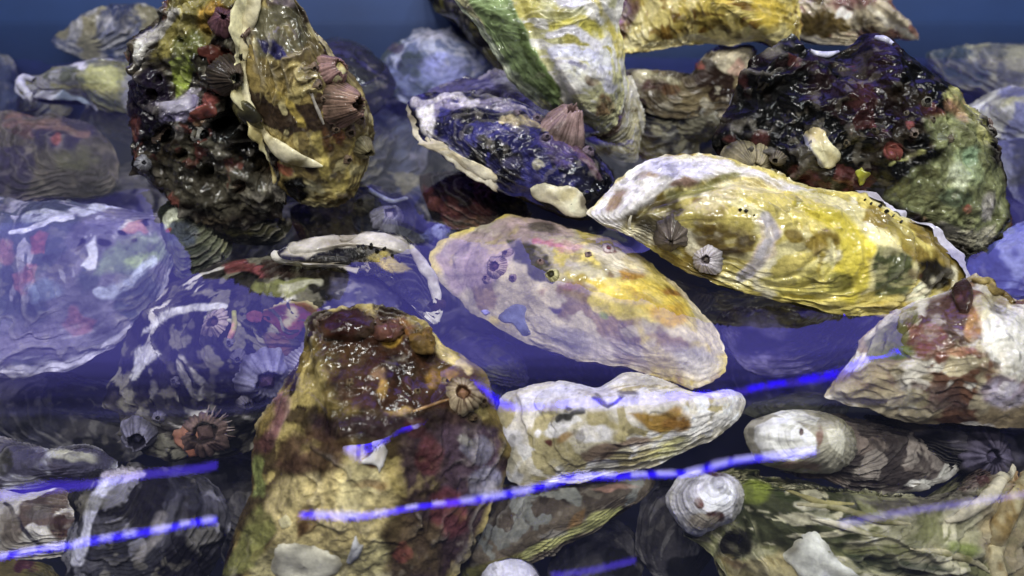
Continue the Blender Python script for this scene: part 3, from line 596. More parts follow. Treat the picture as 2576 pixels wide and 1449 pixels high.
# --- top: green, yellow and tan oysters standing out of the water
PC = ['c9c79e', ('d6d3a0','s',1.2,0.0,0.3), ('b8b060','n',45,0.25,0.25), ('e6e3dc','s',2.0,0.2,0.12)]
h = oyster('upright green and white oyster with arched growth bands at the top', [(1110,-80),(1160,20),(1215,95),(1265,165),(1305,220),(1360,265),(1430,288),(1480,318),(1518,338),(1545,315),(1572,245),(1572,160),(1555,60),(1535,-80)],
       (1520,330,0.008), (0.05,-0.91,0.40), Ht=0.015, Hb=0.012, umbo=(1505,310), pal=PC, seed=35, ridges=9, ridge_h=0.0008, lump=0.0012, bands=0.6, skew=0.35,
       patches=[('8fa370',('p',[(1165,-60),(1255,-60),(1330,90),(1390,210),(1420,285),(1360,255),(1290,180),(1220,80)]),8,.95),('5f7040',('l',[(1260,-40),(1300,60),(1350,160),(1400,240)],9),8,.85),('c3cdb4',('l',[(1150,10),(1220,100),(1290,190),(1350,245)],12),6,.9),
                ('c8bf4c',('p',[(1370,50),(1450,40),(1520,70),(1530,100),(1450,85),(1380,95)]),9,.9),('8d8a52',('e',1405,40,35,14,-15),7,.8),('e9e6ee',('l',[(1380,85),(1440,75),(1500,100),(1520,135)],10),6,.95),('dcdcf0',('l',[(1390,130),(1440,115),(1495,135),(1530,175)],14),8,.95),
                ('e4e2f2',('l',[(1400,165),(1450,150),(1510,185),(1535,225)],14),7,.9),('d3c55c',('l',[(1480,-40),(1530,60),(1560,140)],10),9,.8),('dcd9ec',('e',1430,0,40,18),12,.8),('f1efe8',('e',1450,185,50,28,20),12,.9),
                ('9a8672',('e',1488,200,16,12,30),5,.9),('8d7050',('e',1515,265,18,32,-15),7,.85),('9c9ab8',('l',[(1440,150),(1480,165)],8),6,.9),('a59a78',('e',1475,285,25,10,30),6,.7)],
       grooves=[([(1290,-40),(1340,80),(1400,200),(1440,280)],14,0.0025)])
shell(h.parent, 'lower_valve', [(1470,345),(1515,330),(1555,280),(1578,190),(1600,250),(1614,300),(1606,370),(1592,402),(1540,392)], (1540,390,-0.010), (0.2,-0.8,0.55), 0.006, 0.006, (1590,390),
      ['bdb694',('d8d4cc','s',1.4,0.1,0.2),('75683c','n',70,0.3,0.12)], [('5d3a28',('l',[(1560,290),(1530,345),(1490,350)],10),8,.8)], seed=36, res=0.5, only_top=True)
h = oyster('bright yellow oyster with brown streaks tilted up at the top edge', [(1535,-80),(1538,30),(1562,128),(1610,134),(1680,120),(1760,108),(1840,106),(1910,106),(1960,122),(2008,88),(2004,20),(1990,-80)],
       (1780,112,0.020), (0.0,-0.80,0.6), Ht=0.013, Hb=0.008, umbo=(1970,110), pal=['c6b254',('d9c97a','s',1.4,0.05,0.2),('8a6a2a','s',2.2,0.25,0.12),('e4d690','n',80,0.3,0.15)], seed=37, ridges=10, ridge_h=0.0016,
       patches=[('7a5a50',('p',[(1530,-60),(1600,-60),(1600,60),(1570,90),(1545,40)]),14,.9),('9a7ab0',('e',1560,30,22,30),10,.5),('5d4a20',('l',[(1700,45),(1790,55),(1860,80)],8),6,.8),('6a5222',('l',[(1740,25),(1820,40)],6),6,.8),('8a6c28',('l',[(1650,85),(1720,75)],8),7,.8),
                ('e6dcae',('l',[(1565,120),(1640,118),(1750,98),(1880,95)],9),6,.9),('d6bc3c',('e',1930,30,45,50),20,.8),('d8cf9a',('e',1600,105,35,18),10,.8)], lower_pal=['2a211c'])
h = oyster('brown mottled oyster lying in the water beneath the bright yellow one', [(1560,180),(1620,178),(1690,190),(1730,205),(1775,135),(1830,112),(1895,125),(1895,185),(1860,250),(1800,290),(1700,298),(1610,278),(1585,235)],
       (1700,292,-0.006), (0,-0.62,0.78), Ht=0.009, Hb=0.01, umbo=(1880,160), pal=['5f5340',('8a7c5c','n',60,0.1,0.2),('3a2c26','n',80,0.2,0.12),('a8a08c','n',130,0.35,0.1)], seed=38, res=0.75, lump=0.003,
       patches=[('c3bc9c',('l',[(1580,185),(1650,190),(1700,200)],9),6,.9),('5a3838',('e',1650,210,35,16),8,.8),('7a5a40',('e',1690,225,20,16),6,.8),('d8cdb0',('e',1845,150,45,38),10,.9),('d8a898',('e',1850,175,20,18),8,.7)])
plate(h, [(1728,150),(1765,155),(1775,175),(1745,172)], '9c4a40', '7a3838', 0.001, 'sponge_crust', 3)
h = oyster('pale tan oyster with reddish mottling at the top, behind the black rugged one', [(1950,-80),(1980,40),(2005,95),(2090,112),(2180,112),(2260,95),(2302,98),(2280,55),(2240,10),(2190,-80)],
       (2120,112,0.008), (0.1,-0.66,0.74), Ht=0.012, Hb=0.01, umbo=(2290,90), pal=['c4b79a',('dcd3c0','n',50,0.05,0.2),('8a6458','n',85,0.2,0.12),('6a5a34','n',60,0.3,0.1)], seed=39, res=0.75,
       patches=[('8a5c5c',('e',2140,15,60,18),14,.8),('4f4026',('e',2190,75,50,14,20),10,.85),('e6dcc6',('l',[(2190,30),(2250,70),(2295,95)],9),6),('efe8e2',('e',2120,40,18,14),6,.9),('d3cab8',('e',2050,100,50,12,5),8,.9)])

# --- blue oyster in the centre
h = oyster('lavender-grey ridged shell just behind the blue oyster', [(1075,240),(1120,212),(1190,198),(1260,200),(1330,225),(1375,265),(1380,310),(1280,300),(1160,270)], (1230,285,-0.004), (0,-0.35,0.93), Ht=0.008, Hb=0.01, umbo=(1370,290),
       pal=['6a6484',('a7a0b4','s',2.2,0.05,0.15),('423c58','n',60,0.15,0.2)], patches=[('c9c4d4',('e',1290,215,40,12,20),7,.8)], seed=40, res=0.6, ridges=12, ridge_h=0.0022)
h = oyster('dark blue-violet oyster with a cream edge and a white patch, centre', [(1022,268),(1050,240),(1130,232),(1230,240),(1310,262),(1390,300),(1460,345),(1515,395),(1545,450),(1545,500),(1505,548),(1450,552),(1390,530),(1320,497),(1250,468),(1185,435),(1115,392),(1062,345),(1030,305)],
       (1250,468,0.008), (-0.02,-0.52,0.85), Ht=0.011, Hb=0.017, umbo=(1530,520), pal=['201f36',('2e2d62','n',50,0.05,0.15),('100f1c','n',80,0.12,0.12),('3e3c78','n',140,0.3,0.12)], seed=41, ridges=8, ridge_h=0.0006, crust=0.0009, lump=0.0018, mat=M_CRUST,
       patches=[('8f87a0',('p',[(1040,250),(1130,240),(1260,250),(1350,290),(1290,285),(1180,262),(1100,275),(1085,310),(1060,320)]),7,.9),('cdc6d0',('l',[(1045,260),(1120,245),(1200,252)],10),6,.9),('d9d4d6',('p',[(1045,270),(1080,265),(1090,310),(1080,345),(1062,330)]),7,.95),
                ('c8b890',('l',[(1260,300),(1310,305),(1370,325)],8),5,.8),('1a1a22',('e',1175,330,16,10,20),4,.9),('15151c',('e',1215,348,14,9),4,.9),('1c1b26',('p',[(1235,380),(1300,385),(1320,420),(1280,440),(1230,420)]),9,.9),('5a567a',('e',1285,410,22,14),6,.8),('b9b49a',('e',1345,408,14,10),4,.9),
                ('d6d2cc',('p',[(1070,350),(1110,362),(1170,405),(1235,430),(1250,462),(1180,435),(1110,392)]),5),('32326c',('e',1400,440,60,18,15),10,.8),('6a5a8a',('e',1400,375,50,30,30),14,.7),('8a6a78',('l',[(1440,370),(1510,440)],10),8,.6)],
       lower_pal=['0b0a0e',('3a3420','n',60,0.3,0.15)], lip=[((1022,268),(1255,470),0.0052,'eae3cf','d0c6b0',0.1)])
plate(h, [(1062,345),(1085,345),(1120,368),(1175,398),(1232,425),(1256,455),(1245,466),(1190,440),(1120,398)], 'efe8d2', 'd8ccac', 0.0008, 'shell_flake', 2)
plate(h, [(1322,478),(1360,460),(1400,466),(1440,468),(1472,490),(1482,520),(1478,545),(1445,552),(1415,538),(1390,515),(1350,502)], 'f2ecd2', 'd9cfa8', 0.0014, 'shell_flake', 9, patches=[('8e8676',('e',1470,505,14,22),)])
barnacle(h, 1418, 322, 68, .95, .30, 'b29a98', '6a5452', '8d7a78', seed=13, lean=(.05,.2,.3), ribs=36, rib_a=.06)
for k, (x, y, r_) in enumerate([(1350,300,16),(1480,380,18),(1375,345,12),(1300,285,11)]):
    barnacle(h, x, y, r_, .6 + .1 * (k % 4), .35 + .05 * (k % 3), '8a7c88', '4c4452', '2c2834', seed=60 + k, lean=(.1 * (k % 3 - 1), -.2, .1), ribs=14 + 2 * (k % 4), rib_a=.06)

# --- black rugged oyster on the right
h = oyster('large rugged black oyster with red and green growth, upper right', [(1788,355),(1800,318),(1838,272),(1862,205),(1890,150),(1940,130),(1975,100),(2000,92),(2025,112),(2060,132),(2110,125),(2150,105),(2180,84),(2235,100),(2310,150),(2380,205),(2440,262),(2482,325),(2512,400),(2536,480),(2542,560),(2500,612),(2430,642),(2330,630),(2200,590),(2060,530),(1930,480),(1830,420)],
       (2470,628,-0.004), (0.03,-0.78,0.62), Ht=0.020, Hb=0.012, umbo=(2500,590), pal=['141012',('2a1c1e','n',45,0.05,0.2),('080709','n',70,0.1,0.15),('3c352c','n',120,0.36,0.1),('5c2826','n',95,0.46,0.05)], seed=42, mat=M_BLACK, crust=0.0019, lump=0.003, fine=0.0009, ridges=7, ridge_h=0.0016, jitter=0.03,
       patches=[('2e2022',('p',[(2080,200),(2250,220),(2360,280),(2300,330),(2150,310),(2060,270)]),30,.7),('0d0a12',('p',[(1800,330),(1870,220),(1920,160),(2040,180),(2010,280),(1930,350),(1830,380)]),25,.85),
                ('3a3024',('e',2280,240,60,30,20),20,.6),('502c2a',('e',2150,250,40,20,-10),14,.6),('7c3432',('e',1915,345,20,22),6,.7),('7c302c',('e',1830,345,18,10),6,.6),('a0564e',('e',2245,380,24,24),6,.8),('7c302c',('e',2005,430,18,14),6,.6),('b5403c',('e',2292,318,9,10),4),
                ('8f9468',('p',[(2330,300),(2420,270),(2470,320),(2500,400),(2530,480),(2535,570),(2450,620),(2350,560),(2280,520),(2230,500),(2300,430),(2380,390)]),26,.9),('b9b878',('l',[(2395,230),(2450,290),(2480,350)],13),8,.8),('c39a78',('e',2410,270,18,30,-35),10,.6),
                ('aebd8e',('e',2440,420,40,50,-20),18,.7),('c9cfb4',('e',2410,440,30,36),16,.7),('8aa888',('e',2450,390,22,26),10,.7),('5a6650',('e',2400,500,44,26,10),14,.85),('d5cfb8',('p',[(2370,560),(2440,590),(2510,570),(2500,600),(2430,620),(2360,590)]),10,.8),('c0b8ba',('e',2490,520,24,36),10,.7),
                ('b0b070',('l',[(2240,415),(2330,375)],5),5,.7),('a8483c',('e',2430,530,9,8),4,.8)],
       lower_pal=['3c3826',('6a6440','n',60,0.2,0.2)])
plate(h, [(2018,350),(2030,325),(2050,316),(2075,324),(2085,350),(2108,375),(2114,402),(2092,430),(2062,420),(2045,390),(2028,372)], 'e9e2bd', 'cdbf90', 0.0022, 'shell_flake', 11, patches=[('8e8e96',('l',[(2022,345),(2038,385),(2065,420)],9))])
plate(h, [(2150,432),(2166,420),(2174,428),(2192,436),(2180,448),(2176,460),(2160,468),(2158,450)], 'b9bb52', 'a6a840', 0.0007, 'algae_patch', 2)
plate(h, [(2226,372),(2250,362),(2270,380),(2265,402),(2240,400)], '8e4840', '6e342e', 0.0014, 'sponge_crust', 5)
barnacle(h, 1885, 412, 78, .7, .16, 'a39a80', '4e483a', '4a453a', seed=14, lean=(0,-.3,.2), ribs=46, rib_a=.05)
barnacle(h, 2330, 258, 17, .8, .55, '9c988c', '4a4640', '141212', seed=15, inside='141212')
barnacle(h, 2300, 335, 14, .9, .5, '8e8278', '4a4038', '1a1816', seed=16)
for k, (x, y, r_) in enumerate([(2280,285,9),(2345,300,11),(2200,330,12),(1955,400,22),(1840,420,24),(2130,360,10),(2390,350,13)]):
    barnacle(h, x, y, r_, .6 + .1 * (k % 4), .35 + .05 * (k % 3), '7c7464', '3c362e', '1c1a18', seed=60 + k, lean=(.1 * (k % 3 - 1), -.2, .1), ribs=14 + 2 * (k % 4), rib_a=.06)
plate(h, [(1780,290),(1800,262),(1818,235),(1822,255),(1805,285)], 'c9c9de', 'a8a8c4', 0.001, 'shell_flake', 12)
tube(h, [(2035,128,.5),(2070,142,1),(2110,132,.5)], 9, 'd0d0e2', 'a9a9c8', name='shell_flake', seed=3)
tube(h, [(2200,95,.5),(2222,102,1),(2248,112,.5)], 9, 'd0d0e2', 'a9a9c8', name='shell_flake', seed=4)

# --- long yellow oyster on the right of the centre
h = oyster('long wet yellow oyster with a white rim and round barnacles, right of centre', [(1482,548),(1500,520),(1530,480),(1570,440),(1620,410),(1690,392),(1760,392),(1830,406),(1900,430),(1980,456),(2060,478),(2130,492),(2180,496),(2250,530),(2320,572),(2372,622),(2408,672),(2420,712),(2385,745),(2300,775),(2200,792),(2100,790),(2000,768),(1920,745),(1830,728),(1750,690),(1680,650),(1620,612),(1560,584),(1510,566)],
       (2080,788,-0.0055), (0.0,-0.56,0.83), Ht=0.017, Hb=0.012, umbo=(1600,560), pal=['cfc068',('e0d69c','s',1.6,0.1,0.2),('8f7c34','n',60,0.24,0.12),('e8e0c0','n',90,0.3,0.15)], seed=43, mat=M_WET, ridges=10, ridge_h=0.0009, bands=0.7, lump=0.0016, fine=0.0005, skew=0.1,
       patches=[('ddd8d6',('p',[(1485,545),(1530,478),(1620,408),(1760,388),(1900,430),(2060,480),(2000,478),(1880,455),(1760,450),(1680,480),(1620,530),(1560,575)]),9,.95),('d6d2e6',('e',1700,420,90,20,5),12,.8),('8a6a58',('e',1720,455,34,13,-15),6,.85),('9a7e5e',('e',1560,500,16,34,35),7,.85),('a58a70',('e',1640,440,30,9,-10),6,.8),('b08c5a',('e',1805,455,16,8,-20),5,.7),
                ('8f8c52',('l',[(1690,500),(1760,470),(1860,445)],9),8,.85),('463c24',('p',[(1570,545),(1640,510),(1700,500),(1720,530),(1680,570),(1640,600),(1590,575)]),12,.85),
                ('d9cc9c',('p',[(1720,520),(1800,475),(1900,460),(1960,480),(1850,510),(1780,540)]),10,.8),('5e4c24',('p',[(1740,590),(1800,560),(1850,565),(1900,590),(1905,640),(1850,655),(1780,640)]),14,.85),('40301a',('e',1840,650,50,16,5),8,.8),('46381e',('e',1880,610,34,20),8,.8),('8a7a48',('e',1790,545,40,14,-20),8,.7),
                ('d2c0b4',('p',[(1905,560),(1935,540),(1960,580),(1950,640),(1900,690),(1860,700),(1905,650),(1920,600)]),8,.9),('c8c4cc',('l',[(1930,545),(1945,600),(1920,660),(1870,700)],11),7,.8),
                ('d8c83c',('p',[(1960,490),(2060,505),(2150,560),(2200,620),(2190,700),(2150,760),(2060,740),(2100,680),(2110,600),(2040,540)]),16,.9),('d6ca62',('p',[(1920,700),(2000,680),(2090,660),(2120,720),(2060,770),(1960,745)]),16,.85),('ece2a0',('e',2085,640,12,34,-15),6,.8),('e8dc8c',('e',1990,700,60,12,-15),8,.7),
                ('6a6a38',('e',2110,715,34,26),10,.7),('a28c2e',('l',[(2010,560),(2070,620),(2060,690)],7),7,.6),('4c5436',('p',[(2200,620),(2240,610),(2290,640),(2300,710),(2270,745),(2200,740)]),10,.9),('a89a48',('e',2270,590,50,24,30),10,.7),('1a1612',('p',[(2310,650),(2360,640),(2400,690),(2390,730),(2330,735),(2310,700)]),10,.92),('6a4a38',('e',2300,690,20,16),6,.7),('c9b24c',('e',2240,770,60,12),8,.8),('8a7a3a',('e',1980,765,60,10,8),7,.8)],
       lip=[((2140,494),(2420,705),0.0048,'d2cfe0','aeaac4',0.35)], grooves=[([(2180,600),(2185,660),(2150,720),(2070,752),(1970,742)],8,0.0013),([(2100,610),(2105,660),(2075,700),(2010,722),(1930,715)],7,0.0013),([(2050,600),(2050,650),(2010,690),(1950,700)],6,0.0010),([(2250,640),(2240,720),(2170,765),(2080,775)],7,0.0011),([(2000,520),(2090,560),(2150,620)],7,0.0010),([(1580,560),(1640,505),(1720,475),(1850,450),(1960,470)],13,0.0038),([(1930,540),(1950,600),(1930,660),(1870,705)],10,0.0015),([(1600,560),(1650,545),(1690,520)],25,0.003)], lower_pal=['6a6034',('3a3420','n',50,0.1,0.2)])
barnacle(h, 1690, 592, 50, .85, .10, '7a7068', '4c443e', '4a4440', seed=17, lean=(0,-.3,.2), ribs=16, rib_a=.03)
barnacle(h, 1782, 652, 44, .9, .32, 'dcd6da', '9a9094', '6e6660', seed=18, lean=(.1,-.5,.1), ribs=18)
tube(h, [(1588,540,.4),(1582,560,1),(1586,580,.8)], 5, 'e8e4d8', 'cfcab8', seed=9)
for k, (x, y) in enumerate([(2178,506),(2192,512),(2212,520),(2226,530),(2248,545),(2266,556),(1860,528),(1880,533),(1898,541)]):
    x += (k*37)%7-3; y += (k*53)%7-3; d_ = 3 + (k*29)%4
    plate(h, [(x-d_,y),(x,y-d_*.8),(x+d_,y),(x,y+d_)], '15120f', '15120f', 0.0008, 'dark_grit', k)

# --- pink and yellow oyster, half under water, centre
h = oyster('pink and yellow oyster in the centre, its lower half under water', [(1085,645),(1125,603),(1195,570),(1260,546),(1330,545),(1410,562),(1500,590),(1580,622),(1650,678),(1720,738),(1782,800),(1826,862),(1832,912),(1802,956),(1740,972),(1650,948),(1560,925),(1450,908),(1350,875),(1250,824),(1150,754),(1092,692)],
       (1640,945,-0.0205), (-0.20,-0.36,0.91), Ht=0.0165, Hb=0.012, umbo=(1780,920), pal=['c2b698',('d8ccae','n',45,0.05,0.25),('a08a6c','n',70,0.26,0.12),('d4c268','n',60,0.22,0.15)], seed=44, ridges=6, ridge_h=0.0005, lump=0.0016, skew=0.1, mat=M_WET, bands=0.6,
       patches=[('a89498',('p',[(1090,640),(1200,570),(1300,545),(1380,560),(1420,600),(1300,620),(1250,700),(1150,740)]),18,.85),('c0a8a8',('l',[(1250,560),(1340,555),(1420,580)],14),9,.8),('c07890',('l',[(1340,610),(1410,625)],7),6,.8),('4e4a3c',('p',[(1275,610),(1320,605),(1370,640),(1400,690),(1380,720),(1345,715),(1330,670),(1290,650)]),9,.92),('625a52',('e',1365,575,34,16,10),8,.85),
                ('d8cfb0',('e',1480,690,50,30,20),14,.8),('d8bf48',('p',[(1430,690),(1530,740),(1620,790),(1700,820),(1740,790),(1700,720),(1640,700),(1560,720),(1500,700)]),14,.9),('b58a3a',('p',[(1560,680),(1600,670),(1625,690),(1600,715),(1570,710)]),7,.9),('c8a428',('e',1680,790,50,26,10),9,.9),('9a6c2c',('e',1690,738,34,10,28),6,.85),('b49440',('e',1610,745,38,9,25),6,.8),('a07060',('e',1440,720,26,14,-20),7,.85),('b5a04a',('e',1460,705,18,16),8,.7),('8a9a3c',('e',1515,790,16,12),7,.8),
                ('e6dccb',('e',1560,650,70,22,28),14,.85),('7d4a50',('e',1530,625,16,9,20),4,.9),('c29a94',('e',1440,620,30,14),8,.8),('b8b0ac',('p',[(1330,790),(1450,830),(1600,860),(1750,870),(1820,900),(1780,960),(1600,930),(1400,890)]),20,.5),('cfc8be',('e',1760,920,60,40,20),18,.8),('8a8488',('e',1430,850,60,26,10),16,.6),('5a4a78',('e',1395,780,18,6),5,.8)])
barnacle(h, 1252, 672, 34, .7, .45, 'b7a4a0', '5f4a4e', '4a3440', seed=19, lean=(0,-.3,.1))
barnacle(h, 1388, 692, 22, .5, .55, 'd3cd9c', '5c583c', '2e2c20', seed=20)
barnacle(h, 1530, 626, 20, .35, .4, 'd9cdd0', 'a88c92', '7d4450', seed=21, ribs=10, rib_a=.02)
for k, (x, y, r_) in enumerate([(1275,640,18),(1225,700,16),(1290,700,12),(1360,660,12),(1480,640,11)]):
    barnacle(h, x, y, r_, .6 + .1 * (k % 4), .35 + .05 * (k % 3), 'a89490', '5c4a4c', '3c2c34', seed=60 + k, lean=(.1 * (k % 3 - 1), -.2, .1), ribs=14 + 2 * (k % 4), rib_a=.06)
plate(h, [(1250,795),(1290,765),(1325,768),(1322,800),(1335,840),(1315,845),(1290,815),(1265,812)], '8c90b0', '9a9ec0', 0.0004, 'shell_flake', 5)
plate(h, [(1210,783),(1222,778),(1234,786),(1222,793)], 'a9a6dc', 'a9a6dc', 0.0006, 'shell_flake', 6)
oyster('violet-grey oyster sunk under the long yellow one', [(1800,800),(1880,772),(2020,785),(2190,780),(2195,840),(2100,905),(1990,945),(1900,940),(1840,890)], (1990,940,-0.045), (0.05,-0.42,0.9), Ht=0.012, Hb=0.01, umbo=(1830,830),
       pal=['6d6488',('8c84ac','s',1.5,0.0,0.2),('3c3660','n',45,0.1,0.2)], patches=[('9a92c0',('e',1930,820,60,26,20),14,.9),('2c2848',('e',2060,880,80,26,-10),14,.8)], seed=45, res=0.7)

# --- left: big pastel oyster, small green one, the striped dark one
h = oyster('big pastel oyster with pink patches, under water at the left edge', [(-90,525),(60,507),(180,510),(300,520),(400,538),(452,562),(445,640),(415,720),(372,790),(300,862),(200,918),(100,942),(0,946),(-90,940)],
       (200,915,-0.040), (0.10,-0.40,0.91), Ht=0.014, Hb=0.012, umbo=(440,570), pal=['6c6a78',('807c8c','s',1.5,0.0,0.2),('565c66','n',45,0.1,0.2),('a6a4b0','s',2.4,0.36,0.1)], seed=46, ridges=9, ridge_h=0.0007, lump=0.0014, jitter=0.008,
       patches=[('8c9a80',('p',[(290,600),(400,590),(420,640),(370,680),(290,690),(240,680)]),18,.8),('a9bb7c',('e',350,655,40,18,-15),12,.8),('d6cfc4',('e',335,572,24,14),6,.9),('c08078',('p',[(298,585),(340,560),(375,565),(380,580),(340,592)]),5,.65),('b0646a',('p',[(72,600),(95,580),(122,590),(118,640),(80,640)]),5,.65),('b87c7e',('p',[(25,700),(60,670),(95,675),(90,710),(75,745),(45,755),(30,730)]),6,.65),('b08080',('e',10,640,24,34),8,.65),('a87078',('p',[(150,820),(190,770),(205,800),(250,810),(235,840),(180,860)]),8,.65),
                ('dcdce8',('p',[(215,610),(240,590),(255,630),(245,665),(200,670),(225,640)]),7,.9),('e6e6f4',('l',[(30,585),(90,560),(180,545)],8),5,.9),('d6d8e4',('l',[(60,545),(200,530),(320,525)],6),5,.8),('c9d0e6',('l',[(250,740),(330,700),(380,660)],13),8,.8),('5a6474',('e',30,560,60,10,-15),7,.7),('16131c',('e',200,612,7,22,40),3,.95),('16131c',('e',262,600,16,8,20),3,.95),('16131c',('e',303,587,10,6),3,.95),('16131c',('e',330,607,10,6),3,.95),('1d1822',('e',378,565,10,6,-10),3,.95),
                ('8a98b0',('e',110,735,50,22),12,.8),('d6d2e2',('l',[(0,935),(110,932),(220,895),(320,835)],7),4,.95),('9088a0',('e',80,850,110,50),40,.5)], lower_pal=['57506a'])
h = oyster('small dark green oyster with a white tip, right of the big pastel one', [(395,540),(425,510),(475,494),(525,515),(568,555),(582,605),(565,655),(510,690),(450,700),(425,650),(405,590)], (490,690,-0.030), (0.15,-0.68,0.72), Ht=0.009, Hb=0.01, umbo=(470,500),
       pal=['4c5044',('6c6f58','n',70,0.1,0.2),('2e3228','n',55,0.15,0.2)], patches=[('e2e6cc',('p',[(405,545),(430,518),(465,510),(490,522),(470,540),(440,555),(425,590),(415,570)]),6,.95),('b9c95c',('e',470,525,16,10),6,.9),('5c6478',('e',455,590,34,34),16,.7),('9a9a70',('l',[(530,520),(570,570),(572,620)],8),7,.8),('c85a58',('e',428,585,6,6),3)], seed=47, res=0.6, crust=0.0006)
PJ = ['1c1a1a', ('3a3634','n',50,0.14,0.2), ('cfcac2','s',2.2,0.38,0.08), ('121112','n',60,0.1,0.15), ('7c7868','n',120,0.34,0.08)]
h = oyster('large dark oyster with white streaks, a red patch and barnacles, under water left of centre', [(300,965),(318,880),(345,800),(400,738),(460,700),(545,660),(640,648),(730,640),(820,640),(960,655),(1050,700),(1080,780),(1060,850),(960,910),(850,960),(760,1040),(660,1115),(560,1150),(440,1152),(350,1132),(310,1065),(292,1010)],
       (480,1148,-0.050), (-0.08,-0.44,0.89), Ht=0.018, Hb=0.012, umbo=(1000,700), pal=PJ, seed=48, ridges=13, ridge_h=0.0026, lump=0.0026,
       patches=[('e6e4e4',('p',[(365,830),(400,790),(430,775),(425,800),(390,830),(360,850)]),6,.9),('e2e0e0',('l',[(430,790),(500,770),(560,765)],10),5,.9),('dcdad8',('p',[(340,880),(380,870),(400,890),(350,930),(325,950)]),6,.85),('d0cbb4',('l',[(520,800),(600,820)],7),5,.7),
                ('8a2e34',('p',[(560,670),(590,655),(640,665),(650,690),(600,688),(570,685)]),6,.9),('b04a4e',('e',650,680,22,10),5,.8),('3a2c26',('p',[(650,655),(830,645),(830,700),(720,690),(660,690)]),9,.9),('8a8c58',('p',[(640,705),(720,695),(800,715),(760,735),(680,735),(640,725)]),7,.85),('c9c6b0',('l',[(700,715),(800,722)],7),6,.8),
                ('5a5878',('p',[(835,660),(940,660),(1000,720),(1000,790),(900,780),(830,740)]),16,.7),('8f8ca8',('e',880,690,26,20),6,.6),('6a4a3c',('e',700,860,40,24,20),10,.8),('16151b',('p',[(400,920),(560,930),(590,1010),(450,1060),(340,1010)]),25,.7)])
plate(h, [(655,790),(690,765),(740,755),(790,758),(815,778),(800,805),(770,818),(745,850),(715,855),(690,830)], '782a2e', '5c2226', 0.0006, 'red_crust', 4, patches=[('b9b08a',('l',[(655,775),(700,760),(760,752),(800,768)],7)),('b0a888',('e',735,790,14,20)),('b0a888',('e',722,812,12,10))])
plate(h, [(618,790),(640,780),(662,788),(655,810),(625,808)], '80444e', '6a3a44', 0.0006, 'red_crust', 5)
tube(h, [(590,785,.8),(592,820,1),(580,850,.9)], 8, 'c98a98', 'a9a860', seed=10)
barnacle(h, 768, 918, 52, 1.0, .2, 'c9c4d4', '6e6a80', '5c586c', seed=22, lean=(.9,-.2,.0), ribs=24, rib_a=.1)
barnacle(h, 668, 948, 82, .65, .45, '8c8aa0', '5c5a70', '4c3c58', seed=23, lean=(.1,-.3,.0), ribs=18)
barnacle(h, 545, 815, 46, .6, .38, 'b5a6a4', '54484c', '3c2c30', seed=24, lean=(0,-.2,.1), ribs=14, rib_a=.12)
barnacle(h, 350, 1090, 50, .9, .5, '8a8794', '56535e', '2c2a34', seed=25, lean=(-.2,-.4,.1), ribs=10, rib_a=.03, inside='33303a')
for k, (x, y, r_) in enumerate([(600,900,22),(620,1010,26),(720,985,24),(400,1050,18),(440,960,16),(580,860,15)]):
    barnacle(h, x, y, r_, .6 + .1 * (k % 4), .35 + .05 * (k % 3), '7c7884', '48454e', '2c2a34', seed=60 + k, lean=(.1 * (k % 3 - 1), -.2, .1), ribs=14 + 2 * (k % 4), rib_a=.06)
b = barnacle(h, 520, 1085, 72, .55, .5, '857068', '453c38', '50403c', seed=26, lean=(.1,-.2,.1), ribs=22, rib_a=.1)
for k in range(9):
    a = math.radians(-80 + k * 11 + (k * 37) % 7); x0, y0 = 515, 1085
    tube(h, [(x0 + 44*math.cos(a), y0 + 40*math.sin(a), 1), (x0 + 58*math.cos(a), y0 + 56*math.sin(a), .9), (x0 + (70 + (k*13)%12)*math.cos(a), y0 + (68 + (k*13)%12)*math.sin(a), .4)], 2.6, 'a89a94', '6a5a56', name='barnacle_cirrus', seg=6, seed=k, lift=1.8)
plate(h, [(440,1085),(475,1065),(515,1080),(520,1125),(490,1150),(450,1120)], 'b98a74', 'a0705c', 0.003, 'barnacle_plate', 8)
h = oyster('oyster with a broad pale rim breaking the water, left of centre', [(690,648),(725,612),(800,598),(880,588),(950,582),(1010,596),(1045,630),(1070,672),(1098,715),(1110,765),(1100,792),(1072,800),(1050,760),(1000,715),(900,680),(780,662)],
       (900,640,-0.001), (0.06,-0.50,0.86), Ht=0.0035, Hb=0.012, umbo=(1080,790), pal=['17161c',('2c2a44','n',60,0.1,0.2)], patches=[('c9b764',('p',[(925,640),(965,635),(1010,660),(1030,685),(990,690),(950,665)]),8,.9),('b9b2a8',('p',[(700,640),(740,605),(880,588),(1010,596),(1050,635),(1000,630),(900,618),(780,640)]),8,.95)], seed=49, res=0.8, ridge_h=0.0006, lump=0.0008, jitter=0.012,
       lip=[((700,640),(1100,775),0.009,'d8d4cc','b0a898',0.15)], lower_pal=['1a1614',('332a24','n',60,0.1,0.2)])
plate(h, [(712,640),(738,608),(830,592),(920,582),(1002,590),(1048,628),(1020,640),(960,626),(880,620),(800,634)], 'd2ccc4', 'a8a094', 0.0014, 'rim_flake', 21)
for k, (x, y) in enumerate([(905,622),(920,620),(936,622),(950,630),(965,628),(985,640),(1002,652)]):
    x += (k*37)%9-4; y += (k*53)%7-3; d_ = 4 + (k*29)%5
    plate(h, [(x-d_,y),(x,y-d_*.7),(x+d_,y),(x,y+d_)], '121010', '121010', 0.0014, 'dark_grit', k)
tube(h, [(1030,618,.5),(1062,665,1),(1088,705,1),(1102,750,.9),(1098,790,.5)], 15, 'cfcac4', 'a49c92', name='lip', seed=14, flat=.6)
barnacle(h, 1098, 770, 24, .8, .5, '4a3c38', '241c1c', '120e10', seed=27, inside='120e10')

